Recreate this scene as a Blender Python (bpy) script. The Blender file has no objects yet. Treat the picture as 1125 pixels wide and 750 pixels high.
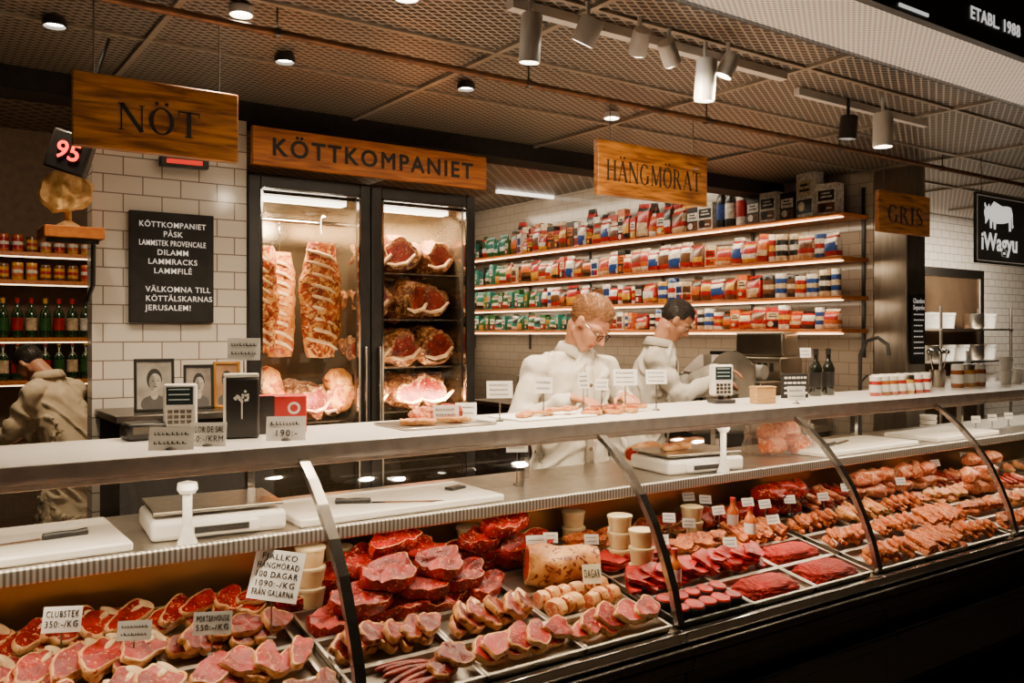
import bpy, bmesh, math, random
from math import sin,cos,pi,radians
from mathutils import Vector, Matrix, noise
random.seed(7)
R=random
scene=bpy.context.scene
COL=scene.collection
# ------------------------------------------------------------ camera survey
FP=960.0; CZ=1.57; TH=radians(54.83); HZ=366.0
FW=Vector((cos(TH),sin(TH),0)); RT=Vector((sin(TH),-cos(TH),0))
def ray(u,v): return FW+RT*((u-562.5)/FP)+Vector((0,0,1))*((HZ-v)/FP)
def on(u,v,x=None,y=None,z=None):
    r=ray(u,v)
    t=x/r.x if x is not None else (y/r.y if y is not None else (z-CZ)/r.z)
    return Vector((0,0,CZ))+r*t
def Xat(u,Y): return on(u,HZ,y=Y).x
def bz(Y): return .60+.19*(Y-2.0)
SL=math.atan(.19)
def bed(u,v,h=0):
    r=ray(u,v); t=(.60-.38+h-CZ)/(r.z-.19*r.y)
    return Vector((0,0,CZ))+r*t
cam=bpy.data.cameras.new('camera'); co=bpy.data.objects.new('camera',cam); COL.objects.link(co)
co.location=(0,0,CZ); co.rotation_euler=(pi/2,0,TH-pi/2)
cam.sensor_width=36; cam.lens=FP/1125*36; cam.shift_y=-(375-HZ)/1125
cam.clip_start=.05; scene.camera=co
# ------------------------------------------------------------ materials
MC={}
def nd(n,t,**k):
    x=n.nodes.new(t)
    for a,b in k.items(): setattr(x,a,b)
    return x
def pm(name,c,rough=.5,metal=0,c2=None,scale=20,bump=0,coat=0,em=0,stretch=(1,1,1),thr=(.35,.65),detail=4,vary=False,dist=0):
    if name in MC: return MC[name]
    m=bpy.data.materials.new(name); m.use_nodes=True; n=m.node_tree; b=n.nodes['Principled BSDF']
    b.inputs['Base Color'].default_value=(*c,1); b.inputs['Roughness'].default_value=rough
    b.inputs['Metallic'].default_value=metal; b.inputs['Coat Weight'].default_value=coat
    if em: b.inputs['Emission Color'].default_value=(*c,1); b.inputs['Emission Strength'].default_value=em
    if c2 is None and not em: c2=tuple(x*.8 for x in c)
    if c2 is not None:
        tc=nd(n,'ShaderNodeTexCoord'); mp=nd(n,'ShaderNodeMapping'); mp.inputs['Scale'].default_value=stretch
        n.links.new(tc.outputs['Object'],mp.inputs[0])
        no=nd(n,'ShaderNodeTexNoise',noise_dimensions='4D'); no.inputs['Scale'].default_value=scale; no.inputs['Detail'].default_value=detail
        no.inputs['Distortion'].default_value=dist
        n.links.new(mp.outputs[0],no.inputs['Vector'])
        if vary:
            oi=nd(n,'ShaderNodeObjectInfo'); mu=nd(n,'ShaderNodeMath',operation='MULTIPLY'); mu.inputs[1].default_value=60
            n.links.new(oi.outputs['Random'],mu.inputs[0]); n.links.new(mu.outputs[0],no.inputs['W'])
        cr=nd(n,'ShaderNodeValToRGB'); cr.color_ramp.elements[0].position=thr[0]; cr.color_ramp.elements[1].position=thr[1]
        cr.color_ramp.elements[0].color=(*c,1); cr.color_ramp.elements[1].color=(*c2,1)
        n.links.new(no.outputs[0],cr.inputs[0]); n.links.new(cr.outputs[0],b.inputs['Base Color'])
        if bump:
            bp=nd(n,'ShaderNodeBump'); bp.inputs['Strength'].default_value=bump; bp.inputs['Distance'].default_value=.01
            n.links.new(no.outputs[0],bp.inputs['Height']); n.links.new(bp.outputs[0],b.inputs['Normal'])
    MC[name]=m; return m
def glassmat(name,tint=(1,1,1),refl=.9,rough=.03,bump=0,ior=1.45,haze=0):
    m=bpy.data.materials.new(name); m.use_nodes=True; n=m.node_tree; n.nodes.clear()
    o=nd(n,'ShaderNodeOutputMaterial'); t=nd(n,'ShaderNodeBsdfTransparent'); g=nd(n,'ShaderNodeBsdfGlossy'); g.inputs['Roughness'].default_value=rough
    g.inputs['Color'].default_value=(refl,refl,refl,1)
    t.inputs[0].default_value=(*tint,1); f=nd(n,'ShaderNodeFresnel'); mx=nd(n,'ShaderNodeMixShader')
    ge=nd(n,'ShaderNodeNewGeometry'); ma=nd(n,'ShaderNodeMath',operation='MULTIPLY_ADD'); ma.inputs[1].default_value=1/ior-ior; ma.inputs[2].default_value=ior
    n.links.new(ge.outputs['Backfacing'],ma.inputs[0]); n.links.new(ma.outputs[0],f.inputs[0])
    src=t.outputs[0]
    if haze:
        d=nd(n,'ShaderNodeBsdfDiffuse'); d.inputs[0].default_value=(.85,.82,.78,1); m2=nd(n,'ShaderNodeMixShader'); m2.inputs[0].default_value=haze
        n.links.new(t.outputs[0],m2.inputs[1]); n.links.new(d.outputs[0],m2.inputs[2]); src=m2.outputs[0]
    n.links.new(f.outputs[0],mx.inputs[0]); n.links.new(src,mx.inputs[1]); n.links.new(g.outputs[0],mx.inputs[2]); n.links.new(mx.outputs[0],o.inputs[0])
    if bump:
        tc=nd(n,'ShaderNodeTexCoord'); no=nd(n,'ShaderNodeTexNoise'); no.inputs['Scale'].default_value=30; bp=nd(n,'ShaderNodeBump'); bp.inputs['Strength'].default_value=bump; bp.inputs['Distance'].default_value=.02
        n.links.new(tc.outputs['Object'],no.inputs['Vector']); n.links.new(no.outputs[0],bp.inputs['Height']); n.links.new(bp.outputs[0],g.inputs['Normal']); n.links.new(bp.outputs[0],f.inputs['Normal'])
    return m
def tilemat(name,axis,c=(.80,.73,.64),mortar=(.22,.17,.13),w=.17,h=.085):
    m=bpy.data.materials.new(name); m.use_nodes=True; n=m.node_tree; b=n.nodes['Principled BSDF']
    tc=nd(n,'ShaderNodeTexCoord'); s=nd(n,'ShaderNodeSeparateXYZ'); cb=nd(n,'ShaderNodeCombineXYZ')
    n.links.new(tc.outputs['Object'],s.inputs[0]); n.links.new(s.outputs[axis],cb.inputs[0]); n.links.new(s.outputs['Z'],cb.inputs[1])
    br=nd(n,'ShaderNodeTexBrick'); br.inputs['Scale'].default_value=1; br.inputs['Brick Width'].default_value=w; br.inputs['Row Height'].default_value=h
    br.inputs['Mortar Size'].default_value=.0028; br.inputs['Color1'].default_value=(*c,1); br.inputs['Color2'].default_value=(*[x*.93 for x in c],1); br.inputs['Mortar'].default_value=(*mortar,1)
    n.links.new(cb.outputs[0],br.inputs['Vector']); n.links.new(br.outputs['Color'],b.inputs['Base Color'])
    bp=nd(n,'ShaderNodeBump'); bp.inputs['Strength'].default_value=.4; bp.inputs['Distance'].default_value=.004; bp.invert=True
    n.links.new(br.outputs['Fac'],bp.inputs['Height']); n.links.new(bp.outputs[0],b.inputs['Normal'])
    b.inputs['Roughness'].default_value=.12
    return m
def meshceil(name='expanded_metal',px=.065,py=.036,fr=.26,c0=(.003,.002,.002),c1=(.38,.32,.26),em=0):
    m=bpy.data.materials.new(name); m.use_nodes=True; n=m.node_tree; b=n.nodes['Principled BSDF']
    tc=nd(n,'ShaderNodeTexCoord'); s=nd(n,'ShaderNodeSeparateXYZ'); n.links.new(tc.outputs['Object'],s.inputs[0])
    def M(op,a,bb=None):
        x=nd(n,'ShaderNodeMath',operation=op)
        for i,v in enumerate((a,bb)):
            if v is None: continue
            if isinstance(v,(int,float)): x.inputs[i].default_value=v
            else: n.links.new(v,x.inputs[i])
        return x.outputs[0]
    a=M('MULTIPLY',s.outputs[0],1/px); c=M('MULTIPLY',s.outputs[1],1/py)
    l1=M('LESS_THAN',M('FRACT',M('ADD',a,c)),fr); l2=M('LESS_THAN',M('FRACT',M('SUBTRACT',a,c)),fr)
    l=M('MAXIMUM',l1,l2)
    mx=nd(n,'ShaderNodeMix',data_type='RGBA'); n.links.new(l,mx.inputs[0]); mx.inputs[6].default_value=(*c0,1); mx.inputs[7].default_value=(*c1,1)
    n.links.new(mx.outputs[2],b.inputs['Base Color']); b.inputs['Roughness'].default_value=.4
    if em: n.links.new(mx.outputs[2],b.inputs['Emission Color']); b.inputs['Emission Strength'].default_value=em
    return m
def meat(name,lean,lean2,fat,thr=.58,scale=26,rough=.26,soft=.03,bump=.5,spec=.35):
    m=bpy.data.materials.new(name); m.use_nodes=True; n=m.node_tree; b=n.nodes['Principled BSDF']
    tc=nd(n,'ShaderNodeTexCoord'); oi=nd(n,'ShaderNodeObjectInfo'); mu=nd(n,'ShaderNodeMath',operation='MULTIPLY'); mu.inputs[1].default_value=50
    n.links.new(oi.outputs['Random'],mu.inputs[0])
    def N(sc,d,di):
        no=nd(n,'ShaderNodeTexNoise',noise_dimensions='4D'); no.inputs['Scale'].default_value=sc; no.inputs['Detail'].default_value=d; no.inputs['Distortion'].default_value=di
        n.links.new(tc.outputs['Object'],no.inputs['Vector']); n.links.new(mu.outputs[0],no.inputs['W']); return no.outputs[0]
    a=N(scale,7,1.8); c=N(14,4,.8)
    r1=nd(n,'ShaderNodeValToRGB'); r1.color_ramp.elements[0].position=.40; r1.color_ramp.elements[1].position=.60
    r1.color_ramp.elements[0].color=(*lean,1); r1.color_ramp.elements[1].color=(*lean2,1); n.links.new(c,r1.inputs[0])
    r2=nd(n,'ShaderNodeValToRGB'); r2.color_ramp.elements[0].position=thr-soft; r2.color_ramp.elements[1].position=thr+soft
    n.links.new(a,r2.inputs[0])
    mx=nd(n,'ShaderNodeMix',data_type='RGBA'); n.links.new(r2.outputs[0],mx.inputs[0]); n.links.new(r1.outputs[0],mx.inputs[6]); mx.inputs[7].default_value=(*fat,1)
    n.links.new(mx.outputs[2],b.inputs['Base Color']); b.inputs['Roughness'].default_value=rough; b.inputs['Specular IOR Level'].default_value=spec
    bp=nd(n,'ShaderNodeBump'); bp.inputs['Strength'].default_value=bump; bp.inputs['Distance'].default_value=.008
    n.links.new(a,bp.inputs['Height']); n.links.new(bp.outputs[0],b.inputs['Normal'])
    return m
BLACK=pm('black_paint',(.012,.011,.011),.35,c2=(.02,.018,.017)); MATBLK=pm('matt_black',(.010,.009,.008),.8,c2=(.018,.015,.014))
STEEL=pm('brushed_steel',(.55,.50,.43),.28,1,c2=(.42,.38,.33),scale=30,stretch=(1,1,30)); CHROME=pm('chrome',(.75,.72,.68),.12,1,c2=(.65,.62,.58))
DSTEEL=pm('dark_steel',(.16,.14,.12),.3,1,c2=(.1,.09,.08),scale=8); MSTEEL=pm('machine_steel',(.44,.38,.31),.33,.95,c2=(.30,.26,.20),scale=5)
WHITE=pm('white_plastic',(.82,.79,.74),.35,c2=(.76,.73,.68)); LEDGE=pm('white_ledge',(.92,.88,.82),.22,c2=(.87,.83,.77),scale=4)
CARD=pm('card_white',(.90,.88,.84),.6,c2=(.84,.82,.78)); INK=pm('black_ink',(.008,.008,.008),.6,c2=(.014,.013,.012)); CHALK=pm('chalk_white',(.9,.88,.84),.7,c2=(.8,.78,.74))
SIGNW=pm('sign_letter_glow',(.95,.92,.85),.6,em=.7); CHALKE=pm('chalk_letter_glow',(.9,.86,.78),.7,em=.35)  # sign and chalk lettering glows slightly to read brighter; not lamps
BOARD=pm('cutting_board_white',(.88,.84,.77),.5,c2=(.82,.77,.69),scale=9)
WOOD=pm('sign_wood',(.13,.036,.005),.42,c2=(.52,.19,.018),scale=6,stretch=(1,6,9),bump=.15,vary=True,detail=8,dist=.6,coat=.2)
WOODO=pm('sign_wood_orange',(.24,.06,.004),.5,c2=(.56,.17,.010),scale=5,stretch=(1,6,12),detail=8,dist=.5)
SHELFW=pm('shelf_wood',(.55,.17,.02),.45,c2=(.4,.11,.012),scale=6,stretch=(8,1,8))
LED=pm('led_warm',(1,.72,.40),.5,em=5); LAMP=pm('lamp_glow',(1,.88,.7),.5,em=40); TUBEL=pm('tube_glow',(1,.9,.75),.5,em=2.5); REDLED=pm('red_led',(1,.02,.005),.5,em=4)
GLASS=glassmat('clear_glass',(.97,.98,.97),1.0,.02,ior=1.6); GLASSF=glassmat('door_glass',(.96,.97,.96))
CEIL=meshceil(); TILEX=tilemat('white_tile_front','X'); TILEY=tilemat('white_tile_side','Y',(.40,.33,.26))  # side tile's colour darkened to dim the overbright shelf wall
SOFF=meshceil('soffit_mesh',.03,.02,.45,(.35,.27,.18),(.8,.70,.56),.4)  # own glow gives the soffit mesh its lit look
FLOORM=pm('floor_tile',(.06,.045,.035),.4,c2=(.09,.07,.05),scale=3)
LEANR=meat('lean_red',(.46,.008,.002),(.22,.003,.0015),(.58,.10,.03),.68,60)
MARB=meat('lean_marbled',(.38,.008,.003),(.17,.003,.0015),(.64,.20,.08),.61,66)
TBON=meat('lean_pink',(.34,.012,.004),(.17,.005,.002),(.62,.24,.09),.62,52)
DARKM=meat('lean_dark',(.20,.010,.003),(.08,.003,.0015),(.50,.19,.06),.63,52,.3)
FAT=meat('fat_cream',(.74,.42,.16),(.60,.26,.08),(.32,.025,.007),.61,38,.35)
FATD=meat('fat_aged',(.58,.28,.08),(.34,.11,.025),(.12,.014,.004),.58,28,.45)
MINCE=meat('minced_red',(.52,.010,.0025),(.30,.004,.0015),(.58,.09,.03),.64,170,.35,.05,1.0,.25)
MARIN=meat('marinated_orange',(.52,.085,.008),(.26,.022,.004),(.70,.27,.06),.55,75,.26,.08,.9)
PALE=meat('pale_pork',(.66,.17,.065),(.48,.08,.03),(.80,.46,.23),.55,46,.28,.06)
CRUST=meat('aged_crust',(.18,.05,.012),(.06,.012,.004),(.52,.26,.08),.565,28,.55,.08,.9)
BONE=pm('bone',(.76,.54,.28),.5,c2=(.54,.26,.12),scale=30)
# ------------------------------------------------------------ mesh builder
class MB:
    def __init__(s): s.v=[];s.f=[];s.m=[]
    def add(s,vs,fs,mi=0,M=None):
        o=len(s.v)
        for p in vs:
            p=Vector(p); s.v.append(M@p if M else p)
        for f in fs: s.f.append([i+o for i in f]); s.m.append(mi)
        return s
    def box(s,c,d,mi=0,M=None):
        x,y,z=c; a,b,e=d[0]/2,d[1]/2,d[2]/2
        vs=[(x+i*a,y+j*b,z+k*e) for k in(-1,1) for j in(-1,1) for i in(-1,1)]
        return s.add(vs,[(0,2,3,1),(4,5,7,6),(0,1,5,4),(2,6,7,3),(0,4,6,2),(1,3,7,5)],mi,M)
    def b2(s,p,q,mi=0,M=None): return s.box([(p[i]+q[i])/2 for i in range(3)],[abs(q[i]-p[i]) for i in range(3)],mi,M)
    def lathe(s,prof,c=(0,0,0),n=18,mi=0,M=None,sx=1,sy=1):
        vs=[];rings=[]
        for r,z in prof:
            if r<1e-6: rings.append([len(vs)]); vs.append((c[0],c[1],c[2]+z))
            else:
                rings.append(list(range(len(vs),len(vs)+n)))
                vs+=[(c[0]+r*sx*cos(2*pi*i/n),c[1]+r*sy*sin(2*pi*i/n),c[2]+z) for i in range(n)]
        fs=[]
        for k in range(len(prof)-1):
            a,b=rings[k],rings[k+1]
            for i in range(n):
                j=(i+1)%n
                if len(a)==1 and len(b)==1: continue
                if len(a)==1: f=[a[0],b[j],b[i]]
                elif len(b)==1: f=[a[i],a[j],b[0]]
                else: f=[a[i],a[j],b[j],b[i]]
                fs.append(f)
        return s.add(vs,fs,mi,M)
    def cyl(s,p0,p1,r,n=14,mi=0,r1=None):
        p0=Vector(p0);p1=Vector(p1);d=p1-p0
        M=Matrix.Translation(p0)@d.to_track_quat('Z','Y').to_matrix().to_4x4()
        return s.lathe([(0,0),(r,0),(r if r1 is None else r1,d.length),(0,d.length)],n=n,mi=mi,M=M)
    def tube(s,pts,r,n=8,mi=0,closed=False,sx=1):
        pts=[Vector(p) for p in pts]; N=len(pts); rs=r if isinstance(r,list) else [r]*N
        prev=None; o=len(s.v)
        for i,p in enumerate(pts):
            a=pts[(i-1)%N] if (i>0 or closed) else p; b=pts[(i+1)%N] if (i<N-1 or closed) else p
            t=(b-a).normalized()
            if prev is None:
                u=t.cross(Vector((0,0,1)))
                if u.length<.1: u=t.cross(Vector((0,1,0)))
                u.normalize()
            else: u=(prev-t*prev.dot(t)).normalized()
            prev=u; w=t.cross(u)
            for k in range(n): s.v.append(p+(u*cos(2*pi*k/n)*sx+w*sin(2*pi*k/n))*rs[i])
        for i in range(N if closed else N-1):
            for k in range(n):
                a=i*n+k;b=i*n+(k+1)%n; c=((i+1)%N)*n+(k+1)%n; d=((i+1)%N)*n+k
                s.f.append([o+a,o+b,o+c,o+d]); s.m.append(mi)
        if not closed:
            s.f.append([o+k for k in range(n)][::-1]); s.m.append(mi)
            s.f.append([o+(N-1)*n+k for k in range(n)]); s.m.append(mi)
        return s
    def prism(s,poly,z0,z1,mi=0,M=None):
        n=len(poly); vs=[(x,y,z0) for x,y in poly]+[(x,y,z1) for x,y in poly]
        fs=[list(range(n))[::-1],list(range(n,2*n))]+[[i,(i+1)%n,n+(i+1)%n,n+i] for i in range(n)]
        return s.add(vs,fs,mi,M)
    def mesh(s,name,mats,ang=38):
        me=bpy.data.meshes.new(name); me.from_pydata([tuple(v) for v in s.v],[],s.f)
        for m in mats: me.materials.append(m)
        me.polygons.foreach_set('material_index',s.m); me.polygons.foreach_set('use_smooth',[True]*len(s.f))
        me.set_sharp_from_angle(angle=radians(ang)); me.update(); return me
    def ob(s,name,mats,parent=None,loc=(0,0,0),rot=(0,0,0),bevel=0,seg=2,ang=38):
        if not isinstance(mats,(list,tuple)): mats=[mats]
        o=bpy.data.objects.new(name,s.mesh(name,mats,ang)); COL.objects.link(o)
        o.location=loc; o.rotation_euler=rot
        if parent: o.parent=parent
        if bevel:
            md=o.modifiers.new('bevel','BEVEL'); md.width=bevel; md.segments=seg; md.limit_method='ANGLE'
        return o
def tag(o,label,cat,group=None):
    o['label']=label; o['category']=cat
    if group: o['group']=group
    return o
def st(o): o['kind']='structure'; return o
def thing(name,loc,label,cat,group=None,rot=(0,0,0)):
    e=bpy.data.objects.new(name,None); e.empty_display_size=.1; COL.objects.link(e); e.location=loc; e.rotation_euler=rot
    return tag(e,label,cat,group)
def inst(name,me,M,label,cat,group=None):
    o=bpy.data.objects.new(name,me); COL.objects.link(o); o.matrix_world=M; return tag(o,label,cat,group)
def clone(root,loc,rot=None):
    c=root.copy(); COL.objects.link(c); c.location=loc
    if rot is not None: c.rotation_euler=rot
    for ch in list(root.children):
        k=ch.copy(); COL.objects.link(k); k.parent=c
        for g in list(ch.children):
            q=g.copy(); COL.objects.link(q); q.parent=k
    return c
# people first (fewer objects while remeshing)
_b=bmesh.new(); bmesh.ops.create_icosphere(_b,subdivisions=2,radius=1); SPH=[v.co.copy() for v in _b.verts]; _b.free()
class Fig:
    def __init__(s): s.mb=MB()
    def hull(s,pts):
        bm=bmesh.new(); vs=[bm.verts.new(p) for p in pts]; bmesh.ops.convex_hull(bm,input=vs)
        bmesh.ops.delete(bm,geom=[v for v in bm.verts if not v.link_faces],context='VERTS'); bmesh.ops.recalc_face_normals(bm,faces=bm.faces)
        bm.verts.index_update(); s.mb.add([v.co.copy() for v in bm.verts],[[v.index for v in f.verts] for f in bm.faces]); bm.free()
    def sp(s,L,M=None):
        pts=[Vector(c)+v*r for c,r in L for v in SPH]; s.hull([M@p for p in pts] if M else pts)
    def cap(s,a,b,ra,rb=None,M=None): s.sp([(a,ra),(b,ra if rb is None else rb)],M)
    def ell(s,c,r,M=None):
        pts=[Vector(c)+Vector((v.x*r[0],v.y*r[1],v.z*r[2])) for v in SPH]; s.hull([M@p for p in pts] if M else pts)
    def rings(s,rs):
        P=[[Vector(c)+Vector((rx*cos(2*pi*i/18),ry*sin(2*pi*i/18),0)) for i in range(18)] for c,rx,ry in rs]
        for a,b in zip(P,P[1:]): s.hull(a+b)
    def ob(s,name,mats,vox,sm=3,parent=None,post=None):
        me=s.mb.mesh(name,mats); o=bpy.data.objects.new(name,me); COL.objects.link(o)
        md=o.modifiers.new('r','REMESH'); md.mode='VOXEL'; md.voxel_size=vox
        md=o.modifiers.new('s','SMOOTH'); md.iterations=sm; md.factor=.5
        dg=bpy.context.evaluated_depsgraph_get(); m2=bpy.data.meshes.new_from_object(o.evaluated_get(dg)); bpy.data.objects.remove(o)
        m2.name=name; m2.materials.clear()
        for x in mats: m2.materials.append(x)
        if post: post(m2)
        m2.polygons.foreach_set('use_smooth',[True]*len(m2.polygons)); m2.update()
        r=bpy.data.objects.new(name,m2); COL.objects.link(r)
        if parent: r.parent=parent
        return r
SKIN=pm('skin',(.52,.25,.14),.45,c2=(.45,.19,.10),scale=12); LIPS=pm('lips',(.36,.10,.06),.4); COAT=pm('coat_white',(.68,.63,.55),.85,c2=(.58,.53,.45),scale=14,bump=.25)
COATC=pm('coat_collar',(.60,.55,.47),.85,c2=(.52,.47,.39),scale=14); TROU=pm('trousers_dark',(.04,.04,.05),.8); BTN=pm('button_brown',(.12,.08,.05),.4); GFR=pm('glasses_frame',(.02,.02,.025),.2,.5); IRIS=pm('iris',(.03,.04,.045),.2)
def hand(F,wr,d,nrm,side):
    wr=Vector(wr); d=Vector(d).normalized(); nrm=Vector(nrm); nrm=(nrm-d*nrm.dot(d)).normalized(); sd=d.cross(nrm).normalized()*side
    offs=[.030,.010,-.010,-.029]; Ls=[.068,.076,.071,.056]
    for o_,L in zip(offs,Ls):
        kn=wr+d*.085+sd*o_; F.cap(wr+d*.01+sd*o_*.55,kn,.014,.0115)
        p=kn; dd=d.copy()
        for f_,ang in ((.45,.35),(.32,.4),(.25,.3)):
            dd=(dd*cos(ang)-nrm*sin(ang)).normalized(); q=p+dd*L*f_; F.cap(p,q,.0100,.0088); p=q
    t0=wr+d*.025+sd*.022; t1=t0+(d*.6+sd*.75-nrm*.2).normalized()*.045; t2=t1+(d*.9+sd*.25-nrm*.4).normalized()*.032
    F.cap(t0,t1,.0135,.0115); F.cap(t1,t2,.011,.009)
def person(label,loc,yaw,neck,hc,hp,hy,sh,el,wr,chest,pelvis,hairc,glasses=False,hdir=((0,1,-.2),(0,1,-.2)),hs=1.0,coat=COAT,vox=.0056):
    V3=Vector; F=Fig(); H=Matrix.Translation(hc)@Matrix.Rotation(hy,4,'Z')@Matrix.Rotation(-hp,4,'X')@Matrix.Scale(hs,4)
    F.ell((0,-.014,.032),(.072,.092,.086),H); F.ell((0,.028,.045),(.060,.052,.052),H)
    F.sp([((-.046,-.008,-.058),.018),((.046,-.008,-.058),.018),((-.014,.066,-.098),.014),((.014,.066,-.098),.014),((0,.05,-.03),.035)],H)
    F.sp([((-.034,.046,-.018),.036),((.034,.046,-.018),.036),((0,.055,-.07),.026)],H)
    F.sp([((-.052,.01,.0),.022),((.052,.01,.0),.022),((-.042,.06,.024),.016),((.042,.06,.024),.016)],H)
    F.sp([((0,.084,.020),.0065),((0,.111,-.020),.0095),((-.012,.095,-.026),.0075),((.012,.095,-.026),.0075),((0,.078,-.03),.012)],H)
    for s in(-1,1):
        F.sp([((s*.016,.083,.027),.0075),((s*.045,.070,.028),.0075)],H)
        F.ell((s*.073,-.008,-.004),(.009,.017,.030),H); F.ell((s*.077,-.010,.008),(.007,.017,.017),H)
    F.cap((-.015,.0855,-.055),(.015,.0855,-.055),.0065,None,H); F.cap((-.012,.084,-.066),(.012,.084,-.066),.0075,None,H)
    nb=V3(neck); F.cap(H@V3((0,-.025,-.05)),nb,.052,.056)
    ch=V3(chest); pe=V3(pelvis)
    F.rings([(pe+V3((0,0,-.05)),.15,.10),((pe*.5+ch*.5),.14,.095),(ch,.155,.100),(ch*.35+nb*.65,.13,.075),(nb+V3((0,0,-.03)),.06,.055)])
    for i,s in enumerate((1,-1)):
        S,E,W=V3(sh[i]),V3(el[i]),V3(wr[i])
        F.cap(S,E,.046,.036); F.cap(E,W,.036,.026); F.cap(nb+V3((0,0,-.07)),S,.045,.042)
        d=V3(hdir[i]); hand(F,W,d,(0,0,1),-s)
        hip=pe+V3((s*.09,0,-.05)); kn=V3((s*.11,.03,.5)); an=V3((s*.11,0,.09))
        F.cap(hip,kn,.085,.058); F.cap(kn,an,.055,.038); F.cap(an+V3((0,-.02,-.05)),an+V3((0,.14,-.055)),.034,.03)
    Hi=H.inverted()
    def post(me):
        for p in me.polygons:
            c_=Hi@p.center
            if abs(c_.x)<.022 and c_.y>.080 and -.070<c_.z<-.051: p.material_index=1
    b=F.ob('person',[SKIN,LIPS],vox,2,post=post); b.location=loc; b.rotation_euler=(0,0,yaw); tag(b,label,'person')
    bm=bmesh.new(); bmesh.ops.create_icosphere(bm,subdivisions=5,radius=1); dl=[]
    def hl(q): return -.060 if q.y<-.035 else (-.02+ (q.y+.035)*.9 if q.y<.03 else .076+.008*noise.noise(q*40))
    for v in bm.verts:
        p=v.co; k=1+.015*noise.noise(Vector((p.x*20,p.y*3,p.z*4)))
        top=1+.10*max(0,p.z)*max(0,p.y+.4)
        q=Vector((p.x*.0765*k,p.y*.096*k-.016,p.z*.091*k*top+.036)); v.co=q
        if q.z<hl(q): dl.append(v)
    bmesh.ops.delete(bm,geom=dl,context='VERTS'); base=[v.co.copy() for v in bm.verts]
    for v in bm.verts: v.co=H@v.co
    me=bpy.data.meshes.new('hair'); bm.to_mesh(me); bm.free(); me.materials.append(hairc); me.polygons.foreach_set('use_smooth',[True]*len(me.polygons))
    h=bpy.data.objects.new('hair',me); COL.objects.link(h); h.parent=b; sm=h.modifiers.new('s','SOLIDIFY'); sm.thickness=.008; sm.offset=-1
    tf=MB()
    for i in range(1300):
        q=R.choice(base); n_=Vector((q.x/.0765**2,(q.y+.016)/.096**2,(q.z-.036)/.091**2)).normalized()
        if q.z>.085: fl=Vector((.9,.45,0))
        elif q.y<-.03: fl=Vector((0,-.2,-1))
        else: fl=Vector((0,-.55,-.8))
        fl+=Vector((R.uniform(-.1,.1),R.uniform(-.1,.1),R.uniform(-.1,.1))); fl=(fl-n_*fl.dot(n_)).normalized()
        L=R.uniform(.022,.034) if q.z>.08 else R.uniform(.012,.02); tf.tube([H@(q-n_*.002),H@(q+fl*L*.5+n_*.001),H@(q+fl*L-n_*.0015)],[.0018,.0016,.0004],4)
    tf.ob('hair_strands',hairc,h,ang=180)
    for s in(-1,1):
        m=MB(); m.lathe([(0,-.011),(.006,-.009),(.0105,-.003),(.0105,.003),(.006,.009),(.003,.0105)],n=14,mi=0); m.lathe([(.0062,.0090),(.003,.0110),(0,.0114)],n=14,mi=1)
        m2=m.ob('eye',[CARD,IRIS],b); m2.matrix_local=H@Matrix.Translation((s*.030,.0735,.009))@Matrix.Rotation(-pi/2-.30,4,'X')
        MB().tube([H@V3((s*.014,.091,.030)),H@V3((s*.03,.088,.036)),H@V3((s*.047,.076,.032))],.0032,6).ob('eyebrow',hairc,b)
        MB().tube([H@V3((s*.018,.083,.014)),H@V3((s*.030,.0865,.018)),H@V3((s*.043,.078,.013))],.0042,6).ob('eyelid',SKIN,b)
    if glasses:
        g=MB()
        for s in(-1,1):
            g.tube([H@V3((s*.033+.025*cos(2*pi*i/16),.103-.008*abs(cos(2*pi*i/16)),.004+.018*sin(2*pi*i/16))) for i in range(16)],.0020,6,closed=True)
            g.tube([H@V3((s*.058,.094,.008)),H@V3((s*.080,.03,.010)),H@V3((s*.080,-.01,.006))],.0020,6)
        g.tube([H@V3((-.010,.103,.010)),H@V3((.010,.103,.010))],.0020,6); g.ob('glasses',GFR,b)
    C=Fig(); C.rings([(pe+V3((0,0,-.38)),.24,.19),(pe+V3((0,0,-.05)),.195,.15),((pe*.5+ch*.5),.166,.132),(ch,.180,.136),(ch*.40+nb*.60,.180,.114),(nb+V3((0,0,-.03)),.110,.088),(nb+V3((0,0,.010)),.070,.066)])
    for i,s in enumerate((1,-1)):
        S,E,W=V3(sh[i]),V3(el[i]),V3(wr[i]); C.cap(nb+V3((s*.03,0,-.058)),S+V3((0,0,.004)),.064,.062); C.cap(S,E,.063,.054); C.cap(E,W-(W-E).normalized()*.02,.054,.042)
    segs=[]
    for i in range(2):
        S,E,W=V3(sh[i]),V3(el[i]),V3(wr[i]); segs+=[(S,E),(E,W)]
    def wr_(me):
        for v in me.vertices:
            c_=v.co; best=9;f=0
            for A,B in segs:
                AB=B-A; t=max(0,min(1,(c_-A).dot(AB)/AB.length_squared)); d=(c_-(A+AB*t)).length
                if d<best: best=d; f=t*AB.length
            w=max(0,min(1,(.095-best)/.03))
            sl=.013*sin(f*62+5*noise.noise(c_*8))*max(0,noise.noise(c_*6)+.4)+.006*noise.noise(c_*14)
            n1=noise.noise(Vector((c_.x*9+c_.z*4,c_.y*9,c_.z*2.2))); n2=noise.noise(Vector((c_.x*11+c_.z*9,c_.y*11-c_.z*4,c_.z*4)))
            to=.020*n1+.018*math.exp(-(n2*8)**2)
            v.co=c_+v.normal*(sl*w+to*(1-w))
    C.ob('coat',[coat],.0100,2,b,wr_)
    cl=MB(); R_=.068
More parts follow.
